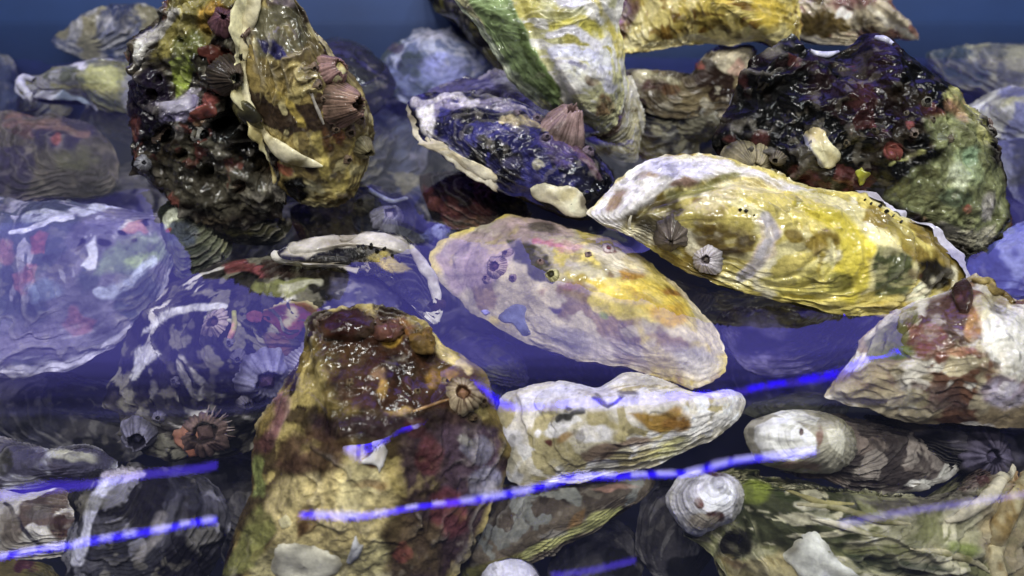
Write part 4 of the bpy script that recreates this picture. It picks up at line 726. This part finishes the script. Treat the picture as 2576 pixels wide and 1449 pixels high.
# --- front: brown and yellow oyster rising out of the water
h = oyster('big lumpy amber-brown and yellow oyster in front, its crusted top out of the water', [(770,880),(788,810),(860,778),(940,772),(1000,790),(1062,818),(1095,852),(1150,892),(1208,938),(1238,990),(1262,1060),(1272,1150),(1245,1250),(1195,1350),(1135,1450),(1080,1540),(550,1540),(555,1449),(592,1350),(636,1250),(640,1150),(662,1060),(705,990)],
       (1000,1052,-0.0125), (0.0,-0.66,0.75), Ht=0.018, Hb=0.012, umbo=(900,800), pal=['54472e',('7a6a38','n',45,0.1,0.2),('32241e','n',65,0.1,0.15),('a8985c','n',90,0.36,0.12)], seed=51, lump=0.0045, fine=0.0007, crust=0.0009, ridges=6, ridge_h=0.0014, jitter=0.02, res=1.1, mat=M_CRUST,
       patches=[('4a2e1e',('p',[(790,800),(900,775),(1000,800),(1100,860),(1200,950),(1230,1010),(1150,1040),(1000,1040),(860,1020),(800,900)]),24,.8),('8a5c22',('e',1000,830,50,24,20),12,.8),('c9a23a',('e',985,860,26,20,-30),8,.9),('b08a34',('e',1110,950,30,24),10,.8),('d6c48a',('l',[(1085,850),(1140,900),(1170,940)],12),8,.8),('241610',('e',1070,890,16,12),5,.9),('2a1a14',('e',900,830,30,30),10,.7),('c8a24a',('e',960,970,14,30),7,.8),('c8a860',('e',1010,1040,34,10,-10),6,.85),('2b1d16',('e',1000,930,50,26),16,.7),('7a736c',('e',835,830,34,30),12,.7),('b5926a',('e',950,930,20,12),6,.5),
                ('3c2c30',('p',[(780,1050),(900,1040),(1050,1045),(1200,1035),(1250,1080),(1100,1110),(960,1110),(800,1100)]),24,.85),('4a3a3e',('p',[(1010,1090),(1130,1080),(1262,1070),(1268,1180),(1230,1290),(1160,1400),(1080,1500),(980,1480),(990,1380),(1030,1280),(1000,1180)]),26,.92),('a88c80',('l',[(712,1000),(700,1050),(672,1110)],16),12,.85),('cfc48c',('p',[(620,1420),(760,1335),(950,1345),(985,1449),(900,1520),(620,1520)]),24,.85),('c4b47c',('p',[(690,1230),(760,1180),(880,1150),(960,1180),(1000,1260),(960,1340),(860,1400),(700,1380),(650,1300)]),30,.95),('d6c994',('p',[(880,1160),(950,1170),(960,1260),(900,1320),(840,1300),(860,1220)]),20,.9),('5a4434',('p',[(700,1110),(800,1080),(880,1110),(860,1180),(760,1200),(690,1180)]),22,.85),('4a3a26',('e',820,1160,14,40,15),8,.8),('5c3c28',('e',930,1165,16,18),7,.9),('8a6a44',('e',940,1225,40,14),10,.7),('8a8a4c',('p',[(560,1449),(610,1340),(650,1270),(690,1330),(640,1430)]),14,.85),('96a05a',('l',[(650,1170),(655,1240)],14),9,.8),('6e4a48',('l',[(700,1000),(690,1060),(660,1130)],18),12,.8),
                ('5c4a58',('p',[(1110,1080),(1250,1070),(1262,1180),(1220,1270),(1140,1260),(1090,1180)]),24,.7),('8c8a98',('e',1200,1130,44,36),8,.7),('9a98ac',('e',1220,1210,40,40),8,.7),('7a4448',('e',1080,1150,34,50,10),14,.7),('8a3a44',('e',1130,1290,50,60),20,.6),('5c3438',('e',1050,1080,30,26),10,.8),('a8a49c',('e',1165,1105,20,12),5,.8),('c25a58',('e',1008,1400,28,22),5,.9),('6a5a3c',('p',[(1000,1300),(1120,1330),(1100,1449),(960,1449)]),26,.7),('a88c5c',('e',770,1310,26,40,10),10,.7),('6a4c2c',('e',760,1330,12,30,10),7,.8)])
plate(h, [(700,1310),(722,1295),(735,1318),(715,1332)], 'd0c8a0', 'b0a478', 0.0008, 'shell_flake', 17)
plate(h, [(905,1165),(935,1140),(958,1116),(972,1120),(972,1150),(955,1190),(948,1175),(925,1168)], 'd9d6d2', 'c2bcb0', 0.0012, 'shell_flake', 7)
plate(h, [(690,1378),(760,1366),(830,1390),(862,1415),(850,1445),(770,1465),(690,1455)], 'dcd8c4', 'c9c3a8', 0.0014, 'shell_flake', 8)
plate(h, [(870,1420),(885,1375),(895,1345),(905,1368),(918,1372),(900,1405)], 'd6d6d6', 'c4c4c4', 0.0012, 'shell_flake', 9)
plate(h, [(800,815),(830,795),(880,788),(935,795),(950,830),(910,858),(850,862),(810,848)], '3a2018', '6a4222', 0.004, 'amber_lump', 3, M_CRUST)
plate(h, [(935,830),(965,805),(1010,812),(1015,840),(985,862),(945,858)], '6a4a40', '8a6a54', 0.005, 'amber_lump', 5, M_CRUST)
plate(h, [(1030,850),(1065,820),(1090,850),(1085,885),(1045,890)], '6e5a34', '8a6e30', 0.005, 'amber_lump', 6, M_CRUST)
barnacle(h, 1165, 995, 54, .6, .42, 'b5a68c', '5a4234', '7a5c46', seed=28, lean=(.15,-.3,.1), ribs=16, rib_a=.1)
for k, (x, y, r_) in enumerate([(1215,1010,18),(1120,960,14),(1050,985,11),(1190,1050,14),(880,960,12)]):
    barnacle(h, x, y, r_, .6 + .1 * (k % 4), .35 + .05 * (k % 3), '8a7a60', '4a3a2c', '2c2018', seed=60 + k, lean=(.1 * (k % 3 - 1), -.2, .1), ribs=14 + 2 * (k % 4), rib_a=.06)
tube(h, [(1040,1035,.7),(1090,1018,1),(1130,1005,.7)], 4, 'b99a70', '8a6c48', seed=11)

# --- white oyster and its neighbours in front
h = oyster('cream-white oyster with ochre stains, under water right of the front oyster', [(1262,1005),(1305,982),(1400,962),(1490,972),(1535,960),(1575,942),(1630,950),(1690,972),(1780,985),(1850,982),(1874,1000),(1858,1052),(1800,1105),(1740,1130),(1680,1155),(1600,1180),(1500,1203),(1400,1218),(1320,1226),(1268,1190),(1248,1100)],
       (1500,1205,-0.036), (0.0,-0.46,0.89), Ht=0.014, Hb=0.012, umbo=(1850,1010), pal=['cfc6a8',('ddd6c4','n',45,0.0,0.25),('b8ac7c','s',1.8,0.2,0.15),('e6e2da','n',90,0.3,0.12)], seed=52, ridges=8, ridge_h=0.0007, lump=0.0018, mat=M_SHELL,
       patches=[('a8842e',('p',[(1580,1050),(1650,1035),(1700,1020),(1735,1050),(1730,1085),(1660,1095),(1610,1075)]),14,.9),('8a6428',('e',1700,1065,34,22,10),10,.85),('8f7a66',('p',[(1470,1130),(1530,1110),(1620,1100),(1640,1110),(1570,1125),(1520,1165),(1480,1160)]),9,.9),('e8e4e0',('e',1500,1085,50,24),8,.9),('3c3a34',('l',[(1400,1050),(1440,1045),(1470,1030)],6),4,.9),('6a3a30',('e',1372,1108,12,8,15),4,.9),('a8864a',('e',1420,1095,26,10,-25),7,.8),('dfdcf0',('p',[(1290,1000),(1400,970),(1560,975),(1700,985),(1650,1010),(1450,1030),(1300,1030)]),14,.6),('4a4450',('l',[(1495,1000),(1530,1015),(1560,1000)],4),4,.8),('4a4450',('e',1580,978,24,6,10),4,.7),('4a4450',('e',1560,990,8,14),4,.6),('5a544c',('e',1440,1030,10,5),3,.8),('a09a80',('l',[(1380,1160),(1460,1190),(1560,1170)],10),9,.6),('c9c478',('e',1680,1130,60,16,-20),12,.8)])
h = oyster('grey-brown oyster with a yellow-green edge, below the cream-white one', [(1180,1270),(1290,1225),(1440,1195),(1600,1195),(1650,1220),(1570,1290),(1455,1350),(1340,1408),(1250,1452),(1150,1490),(1090,1460)],
       (1340,1400,-0.054), (0.0,-0.46,0.89), Ht=0.010, Hb=0.012, umbo=(1620,1210), pal=['5e5448',('7a6e5c','n',55,0.05,0.2),('443c34','n',70,0.2,0.15),('8a8a80','n',110,0.32,0.1)], seed=53, res=0.85, ridge_h=0.0016,
       patches=[('c0be78',('l',[(1560,1285),(1440,1345),(1330,1400),(1250,1440)],14),8,.95),('8a8448',('l',[(1300,1410),(1180,1449)],20),12,.85),('b08a78',('e',1550,1225,50,8,-8),6,.8),('a8824c',('e',1450,1310,30,14,-40),9,.7),('a8a49a',('e',1390,1345,36,12),6,.7),('2a2624',('e',1280,1240,30,16),9,.8)])
oyster('smooth white shell end at the bottom edge', [(1205,1460),(1235,1418),(1295,1404),(1342,1422),(1362,1475),(1300,1510),(1225,1500)], (1280,1449,-0.045), (0,-0.6,0.8), Ht=0.009, Hb=0.006, umbo=(1290,1500), pal=['cfcad6',('dedbe2','n',40,0.0,0.3)], seed=54, res=0.4, ridges=3, ridge_h=0.0003, lump=0.0008, mat=M_SMOOTH)

# --- right front
h = oyster('white and red-brown oyster at the right edge, its glossy top above the water', [(2072,990),(2120,930),(2178,855),(2222,800),(2290,768),(2370,742),(2425,700),(2470,712),(2525,745),(2620,770),(2700,860),(2700,1060),(2570,1080),(2460,1072),(2330,1066),(2200,1036),(2120,1012)],
       (2330,1058,-0.0205), (-0.08,-0.52,0.85), Ht=0.017, Hb=0.012, umbo=(2440,720), pal=['a09070',('c4b898','n',45,0.05,0.2),('7a5a48','n',70,0.16,0.15),('dcd6c8','n',95,0.34,0.12)], seed=55, lump=0.003, crust=0.0009, ridges=6, ridge_h=0.0009, bands=0.5, mat=M_WET,
       patches=[('7a7a44',('p',[(2185,860),(2230,805),(2300,775),(2330,800),(2290,850),(2270,900),(2200,900)]),14,.9),('5e443c',('p',[(2330,760),(2420,720),(2460,790),(2470,850),(2400,880),(2330,840)]),14,.9),('8e5a48',('p',[(2290,810),(2360,820),(2400,870),(2380,910),(2300,900)]),12,.85),('6a7a2c',('e',2260,885,34,20),10,.85),('d8d2c0',('l',[(2190,850),(2240,805),(2290,785)],9),5,.8),('c2955a',('e',2450,820,24,40,20),10,.7),('b87a5a',('e',2420,890,34,16),10,.7),('e9e6dc',('p',[(2480,760),(2560,790),(2640,840),(2640,960),(2520,950),(2470,880)]),18,.9),('d3cba0',('e',2480,770,30,30),12,.7),('6d5650',('p',[(2300,960),(2420,970),(2440,1020),(2340,1040),(2280,1010)]),14,.8),('ada07c',('p',[(2120,960),(2200,910),(2270,930),(2260,1000),(2160,1010)]),16,.8),('a8a07a',('e',2300,1000,40,22,-10),10,.7),('d6cfe6',('e',2530,990,60,40),20,.7),('8a6a54',('e',2490,930,30,14),8,.6),('4a3c44',('e',2520,790,24,8,20),5,.7)])
tube(h, [(2450,705,.5),(2490,712,1),(2520,740,.8),(2550,765,.5)], 12, '7a6a44', 'b0a06c', name='sponge_crust', seed=4, mat=M_CRUST)
plate(h, [(2395,715),(2425,702),(2450,725),(2445,775),(2420,790),(2400,760)], '3c2826', '5a4038', 0.002, 'sponge_crust', 5, M_CRUST)
oyster('olive shell sunk between the cream-white oyster and the round white barnacle', [(1880,1030),(1960,995),(2050,985),(2110,1005),(2060,1050),(1960,1060)], (1990,1055,-0.055), (0,-0.42,0.9), Ht=0.006, Hb=0.01, umbo=(2090,1010), pal=['4a4a3a',('5c5a48','n',60,0.1,0.2)], seed=56, res=0.4)
h = oyster('dark grey oyster with a flower-shaped barnacle, under the right-edge oyster', [(2180,1050),(2330,1068),(2480,1078),(2680,1090),(2680,1230),(2540,1230),(2400,1180),(2260,1120)], (2480,1215,-0.046), (0.05,-0.42,0.9), Ht=0.009, Hb=0.01, umbo=(2220,1070),
       pal=['3a383f',('5a5660','n',60,0.1,0.2),('242228','n',60,0.2,0.2)], patches=[('7a6e58',('e',2280,1070,50,20),9,.8)], seed=57, res=0.6)
barnacle(h, 2485, 1148, 74, .5, .3, '6e6878', '302c38', '4c4658', seed=29, lean=(0,-.2,.1), ribs=12, rib_a=.2)
h = oyster('grey-brown oyster with a pale crescent edge and a round white barnacle, right front', [(1885,1085),(1960,1050),(2060,1040),(2150,1062),(2250,1085),(2340,1095),(2418,1118),(2410,1165),(2350,1212),(2270,1243),(2170,1238),(2080,1205),(1990,1195),(1910,1150)],
       (2160,1236,-0.044), (0.05,-0.44,0.9), Ht=0.009, Hb=0.012, umbo=(1960,1120), pal=['6a6058',('8a7c70','n',50,0.05,0.2),('4a423e','n',70,0.2,0.15),('9a9084','n',110,0.34,0.1)], seed=58, res=0.85, ridge_h=0.0012, bands=0.4,
       patches=[('a8705e',('e',1905,1165,22,14,30),5,.8),('9a8672',('e',2060,1195,60,18,8),9,.7),('c9c6b8',('p',[(2280,1225),(2350,1195),(2395,1150),(2400,1120),(2415,1150),(2385,1195),(2320,1235)]),6,.95),('e6e2d6',('e',2300,1220,16,10,-20),4,.9)],
       lip=[((2400,1115),(2170,1238),0.003,'d6d2c6','b0a898',0.1)])
shell(h.parent, 'barnacle', [(1868,1100),(1885,1060),(1935,1036),(2000,1030),(2070,1040),(2120,1062),(2150,1100),(2145,1150),(2095,1185),(2020,1190),(1930,1178),(1885,1145)], (2000,1150,-0.030), (0,-0.62,0.78), 0.0125, 0.008, (2090,1100),
      ['b5b09a',('8f8a70','n',60,0.1,0.2)], [('efeee4',('p',[(1895,1075),(1940,1050),(1990,1050),(2040,1085),(2058,1110),(2050,1140),(1990,1165),(1920,1150),(1892,1110)]),5,.97,.5),('e6e4d4',('p',[(1930,1040),(2000,1032),(2060,1052),(2050,1068),(1990,1055)]),4,.95,.5),('dedac4',('p',[(2075,1080),(2110,1078),(2130,1105),(2120,1150),(2090,1130)]),4,.95,.5),('8a6a5c',('e',2058,1100,8,30),5,.8),('5c4640',('e',2015,1082,6,8),3,.9),('9a7a6a',('e',2000,1175,60,10),6,.7)], seed=59, res=0.6, ridge_h=0.0002, lump=0.0012, only_top=True, mat=M_SMOOTH, jitter=0.012, p=2.4, q=0.6, skew=0)
h = oyster('large olive-green fluted oyster in the right front corner', [(1690,1250),(1725,1205),(1800,1185),(1900,1192),(2000,1215),(2150,1246),(2300,1255),(2400,1232),(2470,1185),(2545,1120),(2640,1108),(2700,1300),(2640,1500),(2300,1560),(2000,1560),(1870,1500),(1790,1410),(1715,1330)],
       (2100,1449,-0.056), (0.0,-0.46,0.89), Ht=0.012, Hb=0.012, umbo=(1800,1230), pal=['8a8a5c',('b4b088','s',1.8,0.0,0.2),('55583a','n',55,0.2,0.2),('d2cca8','s',2.6,0.28,0.1)], seed=60, rib=0.0045, ridges=9, ridge_h=0.0022, lump=0.0022, res=1.05,
       patches=[('9aa63c',('e',1900,1235,46,30),14,.85),('46502a',('l',[(1970,1240),(2060,1290),(2130,1330)],12),9,.7),('3c4430',('p',[(2120,1380),(2230,1390),(2400,1430),(2300,1449),(2160,1430)]),12,.85),('d8d2b4',('l',[(2000,1270),(2120,1280),(2240,1320)],8),6,.8),('e2dec8',('l',[(2060,1310),(2160,1325),(2200,1345)],9),6,.85),('d9d5c0',('l',[(2340,1385),(2420,1395),(2450,1410)],7),5,.8),('5a5250',('p',[(2150,1250),(2300,1260),(2430,1220),(2500,1180),(2440,1270),(2280,1300)]),14,.75),('7a4c4c',('e',2460,1200,50,26,-30),10,.6),('b0a078',('p',[(2490,1200),(2560,1130),(2600,1130),(2600,1449),(2500,1449),(2460,1330)]),18,.85),('d6cda4',('l',[(2540,1200),(2520,1300),(2500,1400)],11),7,.8),('e6e0cc',('l',[(2570,1140),(2480,1250),(2400,1300)],9),6,.8),('b98a50',('l',[(2560,1190),(2540,1270)],12),8,.7),('8a9a3c',('e',2420,1380,50,18),12,.7),('2c2a24',('e',1850,1370,40,34),8,.9),
                ('c9bb84',('p',[(1780,1400),(1860,1410),(1960,1390),(2060,1449),(1850,1500)]),16,.8),('a88a58',('e',1850,1420,24,14),7,.7)],
       holes=[(1845,1372,36,0.008)], lip=[((2470,1185),(2660,1180),0.006,'e0dac4','b8a880',0.5)])
plate(h, [(1965,1395),(2010,1345),(2050,1335),(2085,1370),(2125,1420),(2170,1460),(2050,1470),(1990,1430)], 'eeeede', 'dcd8c0', 0.0016, 'shell_flake', 10)
for pts, r_, c1, c2 in (([(2585,1125,.5),(2540,1180,1),(2490,1245,1.1),(2430,1290,.9),(2380,1312,.3)], 17, 'ded6bc', 'a8966a'), ([(2600,1180,.8),(2556,1250,1),(2515,1330,1.2),(2500,1400,1),(2520,1470,.8)], 24, 'cfc49c', '9a8454'),
                        ([(2005,1268,.4),(2110,1278,1),(2210,1310,1),(2290,1318,.3)], 9, 'd0c8a4', '8a865c'), ([(2040,1305,.4),(2120,1322,1),(2190,1345,.8),(2230,1350,.2)], 9, 'd8d2b8', '9a966c'), ([(2290,1380,.3),(2380,1392,1),(2450,1412,.9),(2490,1440,.4)], 10, 'd0c8a4', '8a865c'), ([(1960,1225,.3),(2060,1262,1),(2150,1268,.4)], 8, 'a8a070', '5c5c38')):
    tube(h, pts, r_, c1, c2, name='shell_fold', seed=int(r_), flat=.7, lift=.1, mat=M_SHELL, seg=12)
shell(h.parent, 'barnacle', [(1680,1265),(1700,1215),(1735,1188),(1790,1182),(1840,1200),(1865,1240),(1858,1285),(1820,1320),(1760,1345),(1710,1320)], (1775,1310,-0.040), (-0.1,-0.64,0.76), 0.012, 0.008, (1800,1190),
      ['d9d6d6',('c4c0b4','n',60,0.1,0.2)], [('f0efee',('e',1810,1250,40,40),8,.9,.6),('6a4438',('e',1760,1265,14,16),5,.9,.6),('5c3830',('e',1800,1300,22,14),5,.9,.6),('4a2028',('e',1790,1190,34,10,15),5,.9,.5),('a89c84',('e',1770,1320,40,20),9,.8)], seed=61, res=0.55, ridge_h=0.0003, lump=0.0012, only_top=True, mat=M_SMOOTH, jitter=0.02, q=0.6, skew=0)

# --- left front corner
oyster('pale lavender-grey oyster at the left edge of the front', [(-90,1140),(0,1105),(70,1115),(140,1140),(190,1122),(250,1130),(295,1165),(270,1205),(140,1222),(-90,1240)], (100,1220,-0.052), (0,-0.44,0.9), Ht=0.009, Hb=0.012, umbo=(280,1160),
       pal=['9a98a4',('b9b8bc','s',1.5,0.0,0.2),('5a5668','n',55,0.15,0.2)], patches=[('3c3a30',('e',10,1160,22,30),6,.85),('c9c6b0',('e',190,1145,60,16,10),8,.8),('5a5262',('l',[(90,1125),(170,1200)],8),6,.7)], seed=62, res=0.7)
oyster('cream oyster with brown blotches, second from the bottom at the left edge', [(-90,1240),(60,1238),(160,1232),(235,1275),(255,1330),(225,1380),(140,1400),(40,1405),(-90,1410)], (80,1395,-0.060), (0,-0.44,0.9), Ht=0.010, Hb=0.012, umbo=(240,1320),
       pal=['b4ac9c',('cfc9bc','n',50,0.0,0.2),('6a5a50','n',60,0.2,0.12)], patches=[('5c4034',('e',160,1320,40,34,20),7,.9),('6a625c',('e',90,1285,34,20),7,.85),('2c2838',('l',[(20,1270),(60,1340),(140,1390)],7),5,.85),('8a8070',('e',20,1330,26,50),12,.7)], seed=63, res=0.7)
h = oyster('grey upright oyster with a white left edge in the left front', [(195,1240),(230,1195),(290,1180),(400,1178),(510,1195),(560,1250),(572,1340),(530,1449),(460,1540),(170,1540),(165,1449),(185,1340)], (360,1449,-0.046), (0,-0.56,0.83), Ht=0.011, Hb=0.012, umbo=(300,1190),
       pal=['3a3940',('55535a','s',1.8,0.1,0.2),('26242c','n',60,0.15,0.15),('7c7a80','n',110,0.36,0.1)], patches=[('c6c5d0',('l',[(310,1190),(262,1225),(235,1270),(225,1310),(205,1350),(190,1400)],17),9,.95),('5a5848',('e',240,1260,40,24),12,.6),('9a9490',('l',[(400,1290),(390,1350),(360,1400)],16),12,.7),('c6bcd0',('l',[(270,1190),(350,1185)],12),7,.8)], seed=64, res=0.85, ridge_h=0.0024, lump=0.003)
oyster('olive and reddish shell in the bottom left corner', [(-90,1400),(20,1405),(110,1425),(165,1470),(150,1540),(-90,1540)], (50,1449,-0.060), (0,-0.46,0.89), Ht=0.007, Hb=0.01, umbo=(140,1480), pal=['5c5634',('74683c','n',60,0.1,0.2),('5c2c3a','n',70,0.25,0.12)], seed=65, res=0.5)

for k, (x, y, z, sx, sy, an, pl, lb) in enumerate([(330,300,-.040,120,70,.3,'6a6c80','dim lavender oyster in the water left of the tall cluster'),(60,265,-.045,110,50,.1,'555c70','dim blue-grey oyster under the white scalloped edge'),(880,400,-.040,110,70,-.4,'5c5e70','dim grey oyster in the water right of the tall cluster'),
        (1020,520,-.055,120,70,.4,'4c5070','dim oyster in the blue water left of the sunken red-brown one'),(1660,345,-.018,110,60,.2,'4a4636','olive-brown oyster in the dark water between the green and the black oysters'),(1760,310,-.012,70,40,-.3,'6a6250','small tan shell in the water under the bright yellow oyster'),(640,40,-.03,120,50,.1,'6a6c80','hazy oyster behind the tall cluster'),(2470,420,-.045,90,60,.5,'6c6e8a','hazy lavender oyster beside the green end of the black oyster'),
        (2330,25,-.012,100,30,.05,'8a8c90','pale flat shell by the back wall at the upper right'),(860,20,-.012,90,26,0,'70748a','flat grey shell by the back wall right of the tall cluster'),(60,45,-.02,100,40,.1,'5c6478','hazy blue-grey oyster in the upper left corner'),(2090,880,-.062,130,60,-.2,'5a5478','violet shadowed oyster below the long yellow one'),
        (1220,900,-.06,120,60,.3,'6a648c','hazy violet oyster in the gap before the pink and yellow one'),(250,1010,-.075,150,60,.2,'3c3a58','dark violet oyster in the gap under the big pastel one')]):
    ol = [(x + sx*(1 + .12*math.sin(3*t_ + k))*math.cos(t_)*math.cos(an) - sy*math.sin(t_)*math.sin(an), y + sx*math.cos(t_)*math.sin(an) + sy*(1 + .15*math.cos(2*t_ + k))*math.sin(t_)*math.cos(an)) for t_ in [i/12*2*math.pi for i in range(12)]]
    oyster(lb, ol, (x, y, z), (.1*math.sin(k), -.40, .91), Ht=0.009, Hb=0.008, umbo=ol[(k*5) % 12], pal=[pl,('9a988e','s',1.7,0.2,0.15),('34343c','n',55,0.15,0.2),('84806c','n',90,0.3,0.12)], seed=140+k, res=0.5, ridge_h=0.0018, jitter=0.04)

# --- the dim lower layer of the heap, seen between the oysters above
rng = random.Random(21)
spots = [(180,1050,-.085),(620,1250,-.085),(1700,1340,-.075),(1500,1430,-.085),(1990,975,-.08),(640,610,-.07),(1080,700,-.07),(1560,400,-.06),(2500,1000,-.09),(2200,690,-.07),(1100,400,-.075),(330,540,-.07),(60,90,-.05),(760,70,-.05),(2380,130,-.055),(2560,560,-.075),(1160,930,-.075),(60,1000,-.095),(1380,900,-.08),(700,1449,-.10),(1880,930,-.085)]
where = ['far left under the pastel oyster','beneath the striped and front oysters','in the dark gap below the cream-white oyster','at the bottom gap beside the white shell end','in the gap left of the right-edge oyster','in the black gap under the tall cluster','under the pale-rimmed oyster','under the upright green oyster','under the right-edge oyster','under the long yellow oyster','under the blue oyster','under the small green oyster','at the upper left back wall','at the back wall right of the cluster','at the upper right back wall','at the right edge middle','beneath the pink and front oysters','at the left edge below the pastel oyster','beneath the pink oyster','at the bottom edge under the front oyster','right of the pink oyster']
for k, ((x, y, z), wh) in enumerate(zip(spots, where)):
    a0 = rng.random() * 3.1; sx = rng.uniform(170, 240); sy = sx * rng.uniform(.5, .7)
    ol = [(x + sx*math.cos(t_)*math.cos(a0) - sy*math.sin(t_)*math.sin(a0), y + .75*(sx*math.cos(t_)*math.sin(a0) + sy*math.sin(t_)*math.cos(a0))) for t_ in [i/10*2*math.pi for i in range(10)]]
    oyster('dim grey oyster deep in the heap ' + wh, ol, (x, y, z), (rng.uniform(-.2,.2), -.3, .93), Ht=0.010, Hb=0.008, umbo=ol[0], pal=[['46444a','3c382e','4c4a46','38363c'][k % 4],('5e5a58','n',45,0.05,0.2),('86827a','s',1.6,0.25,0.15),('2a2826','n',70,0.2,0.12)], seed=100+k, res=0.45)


# ------------------------------------------------------------------ water: real surface with a meniscus at every shell, a tinted body
def water():
    xs = np.concatenate([[-0.599], np.linspace(-0.36, 0.36, 420), [0.599]]); ys = np.concatenate([[-0.119, 0.0], np.linspace(0.09, YB - 0.001, 200)])
    nx, ny = len(xs), len(ys)
    Xg, Yg = np.meshgrid(xs, ys); P = np.stack([Xg.ravel(), Yg.ravel(), np.zeros(nx * ny)], 1)
    z = 0.00036 * fbm(P, 8, 2, 5) + 0.00005 * fbm(P, 34, 2, 15)
    dmin = np.full(len(P), 1.0)
    LIM = 0.011
    for bv, lo, hi in HOSTS:
        if hi[2] < -0.002 or lo[2] > 0.006: continue
        k = np.nonzero((P[:, 0] > lo[0] - LIM) & (P[:, 0] < hi[0] + LIM) & (P[:, 1] > lo[1] - LIM) & (P[:, 1] < hi[1] + LIM))[0]
        for i in k:
            r = bv.find_nearest((P[i, 0], P[i, 1], 0.0), LIM)
            if r[0] is not None and r[3] < dmin[i]: dmin[i] = r[3]
    m_ = (0.0007 * np.exp(-dmin / 0.0026) * (dmin < LIM)).reshape(ny, nx)
    for _ in range(3):
        m_[1:-1, 1:-1] = (4 * m_[1:-1, 1:-1] + 2 * (m_[:-2, 1:-1] + m_[2:, 1:-1] + m_[1:-1, :-2] + m_[1:-1, 2:]) + m_[:-2, :-2] + m_[2:, 2:] + m_[:-2, 2:] + m_[2:, :-2]) / 16
    z = z + m_.ravel()
    P[:, 2] = z
    F = grid_faces(ny, nx, closed=False).tolist()
    b0 = len(P); V = P.tolist()
    edge = [j for j in range(nx)] + [i * nx + nx - 1 for i in range(1, ny)] + [(ny - 1) * nx + j for j in range(nx - 2, -1, -1)] + [i * nx for i in range(ny - 2, 0, -1)]
    V += [[P[e, 0], P[e, 1], -0.134] for e in edge]
    m = len(edge)
    for k in range(m): F.append([edge[k], b0 + k, b0 + (k + 1) % m, edge[(k + 1) % m]])
    F.append([b0 + k for k in range(m)][::-1])
    me = bpy.data.meshes.new('water'); me.from_pydata(V, [], F)
    me.polygons.foreach_set('use_smooth', np.ones(len(F), bool))
    import bmesh
    bm = bmesh.new(); bm.from_mesh(me); bmesh.ops.recalc_face_normals(bm, faces=bm.faces); bm.to_mesh(me); bm.free()
    mt = bpy.data.materials.new('tank_water'); mt.use_nodes = True; t = mt.node_tree; N = t.nodes; L = t.links
    N.remove(N['Principled BSDF']); out = N['Material Output']
    tr = N.new('ShaderNodeBsdfTransparent'); gl = N.new('ShaderNodeBsdfGlossy'); gl.inputs['Roughness'].default_value = 0.012
    fr = N.new('ShaderNodeFresnel'); fr.inputs['IOR'].default_value = 1.72; mx = N.new('ShaderNodeMixShader')
    geo = N.new('ShaderNodeNewGeometry'); mul = N.new('ShaderNodeMath'); mul.operation = 'SUBTRACT'; mul.use_clamp = True
    L.new(fr.outputs[0], mul.inputs[0]); L.new(geo.outputs['Backfacing'], mul.inputs[1])   # no mirror on the underside of the sheet
    L.new(mul.outputs[0], mx.inputs[0]); L.new(tr.outputs[0], mx.inputs[1]); L.new(gl.outputs[0], mx.inputs[2]); L.new(mx.outputs[0], out.inputs['Surface'])
    vs = N.new('ShaderNodeVolumeScatter'); vs.inputs['Color'].default_value = (0.40, 0.43, 0.66, 1); vs.inputs['Density'].default_value = 1.2
    vs.inputs['Anisotropy'].default_value = 0.2
    va = N.new('ShaderNodeVolumeAbsorption'); va.inputs['Color'].default_value = (0.42, 0.48, 0.85, 1); va.inputs['Density'].default_value = 3.2
    ad = N.new('ShaderNodeAddShader'); L.new(vs.outputs[0], ad.inputs[0]); L.new(va.outputs[0], ad.inputs[1]); L.new(ad.outputs[0], out.inputs['Volume'])
    me.materials.append(mt); o = bpy.data.objects.new('water', me); C.objects.link(o); o['kind'] = 'structure'
water()
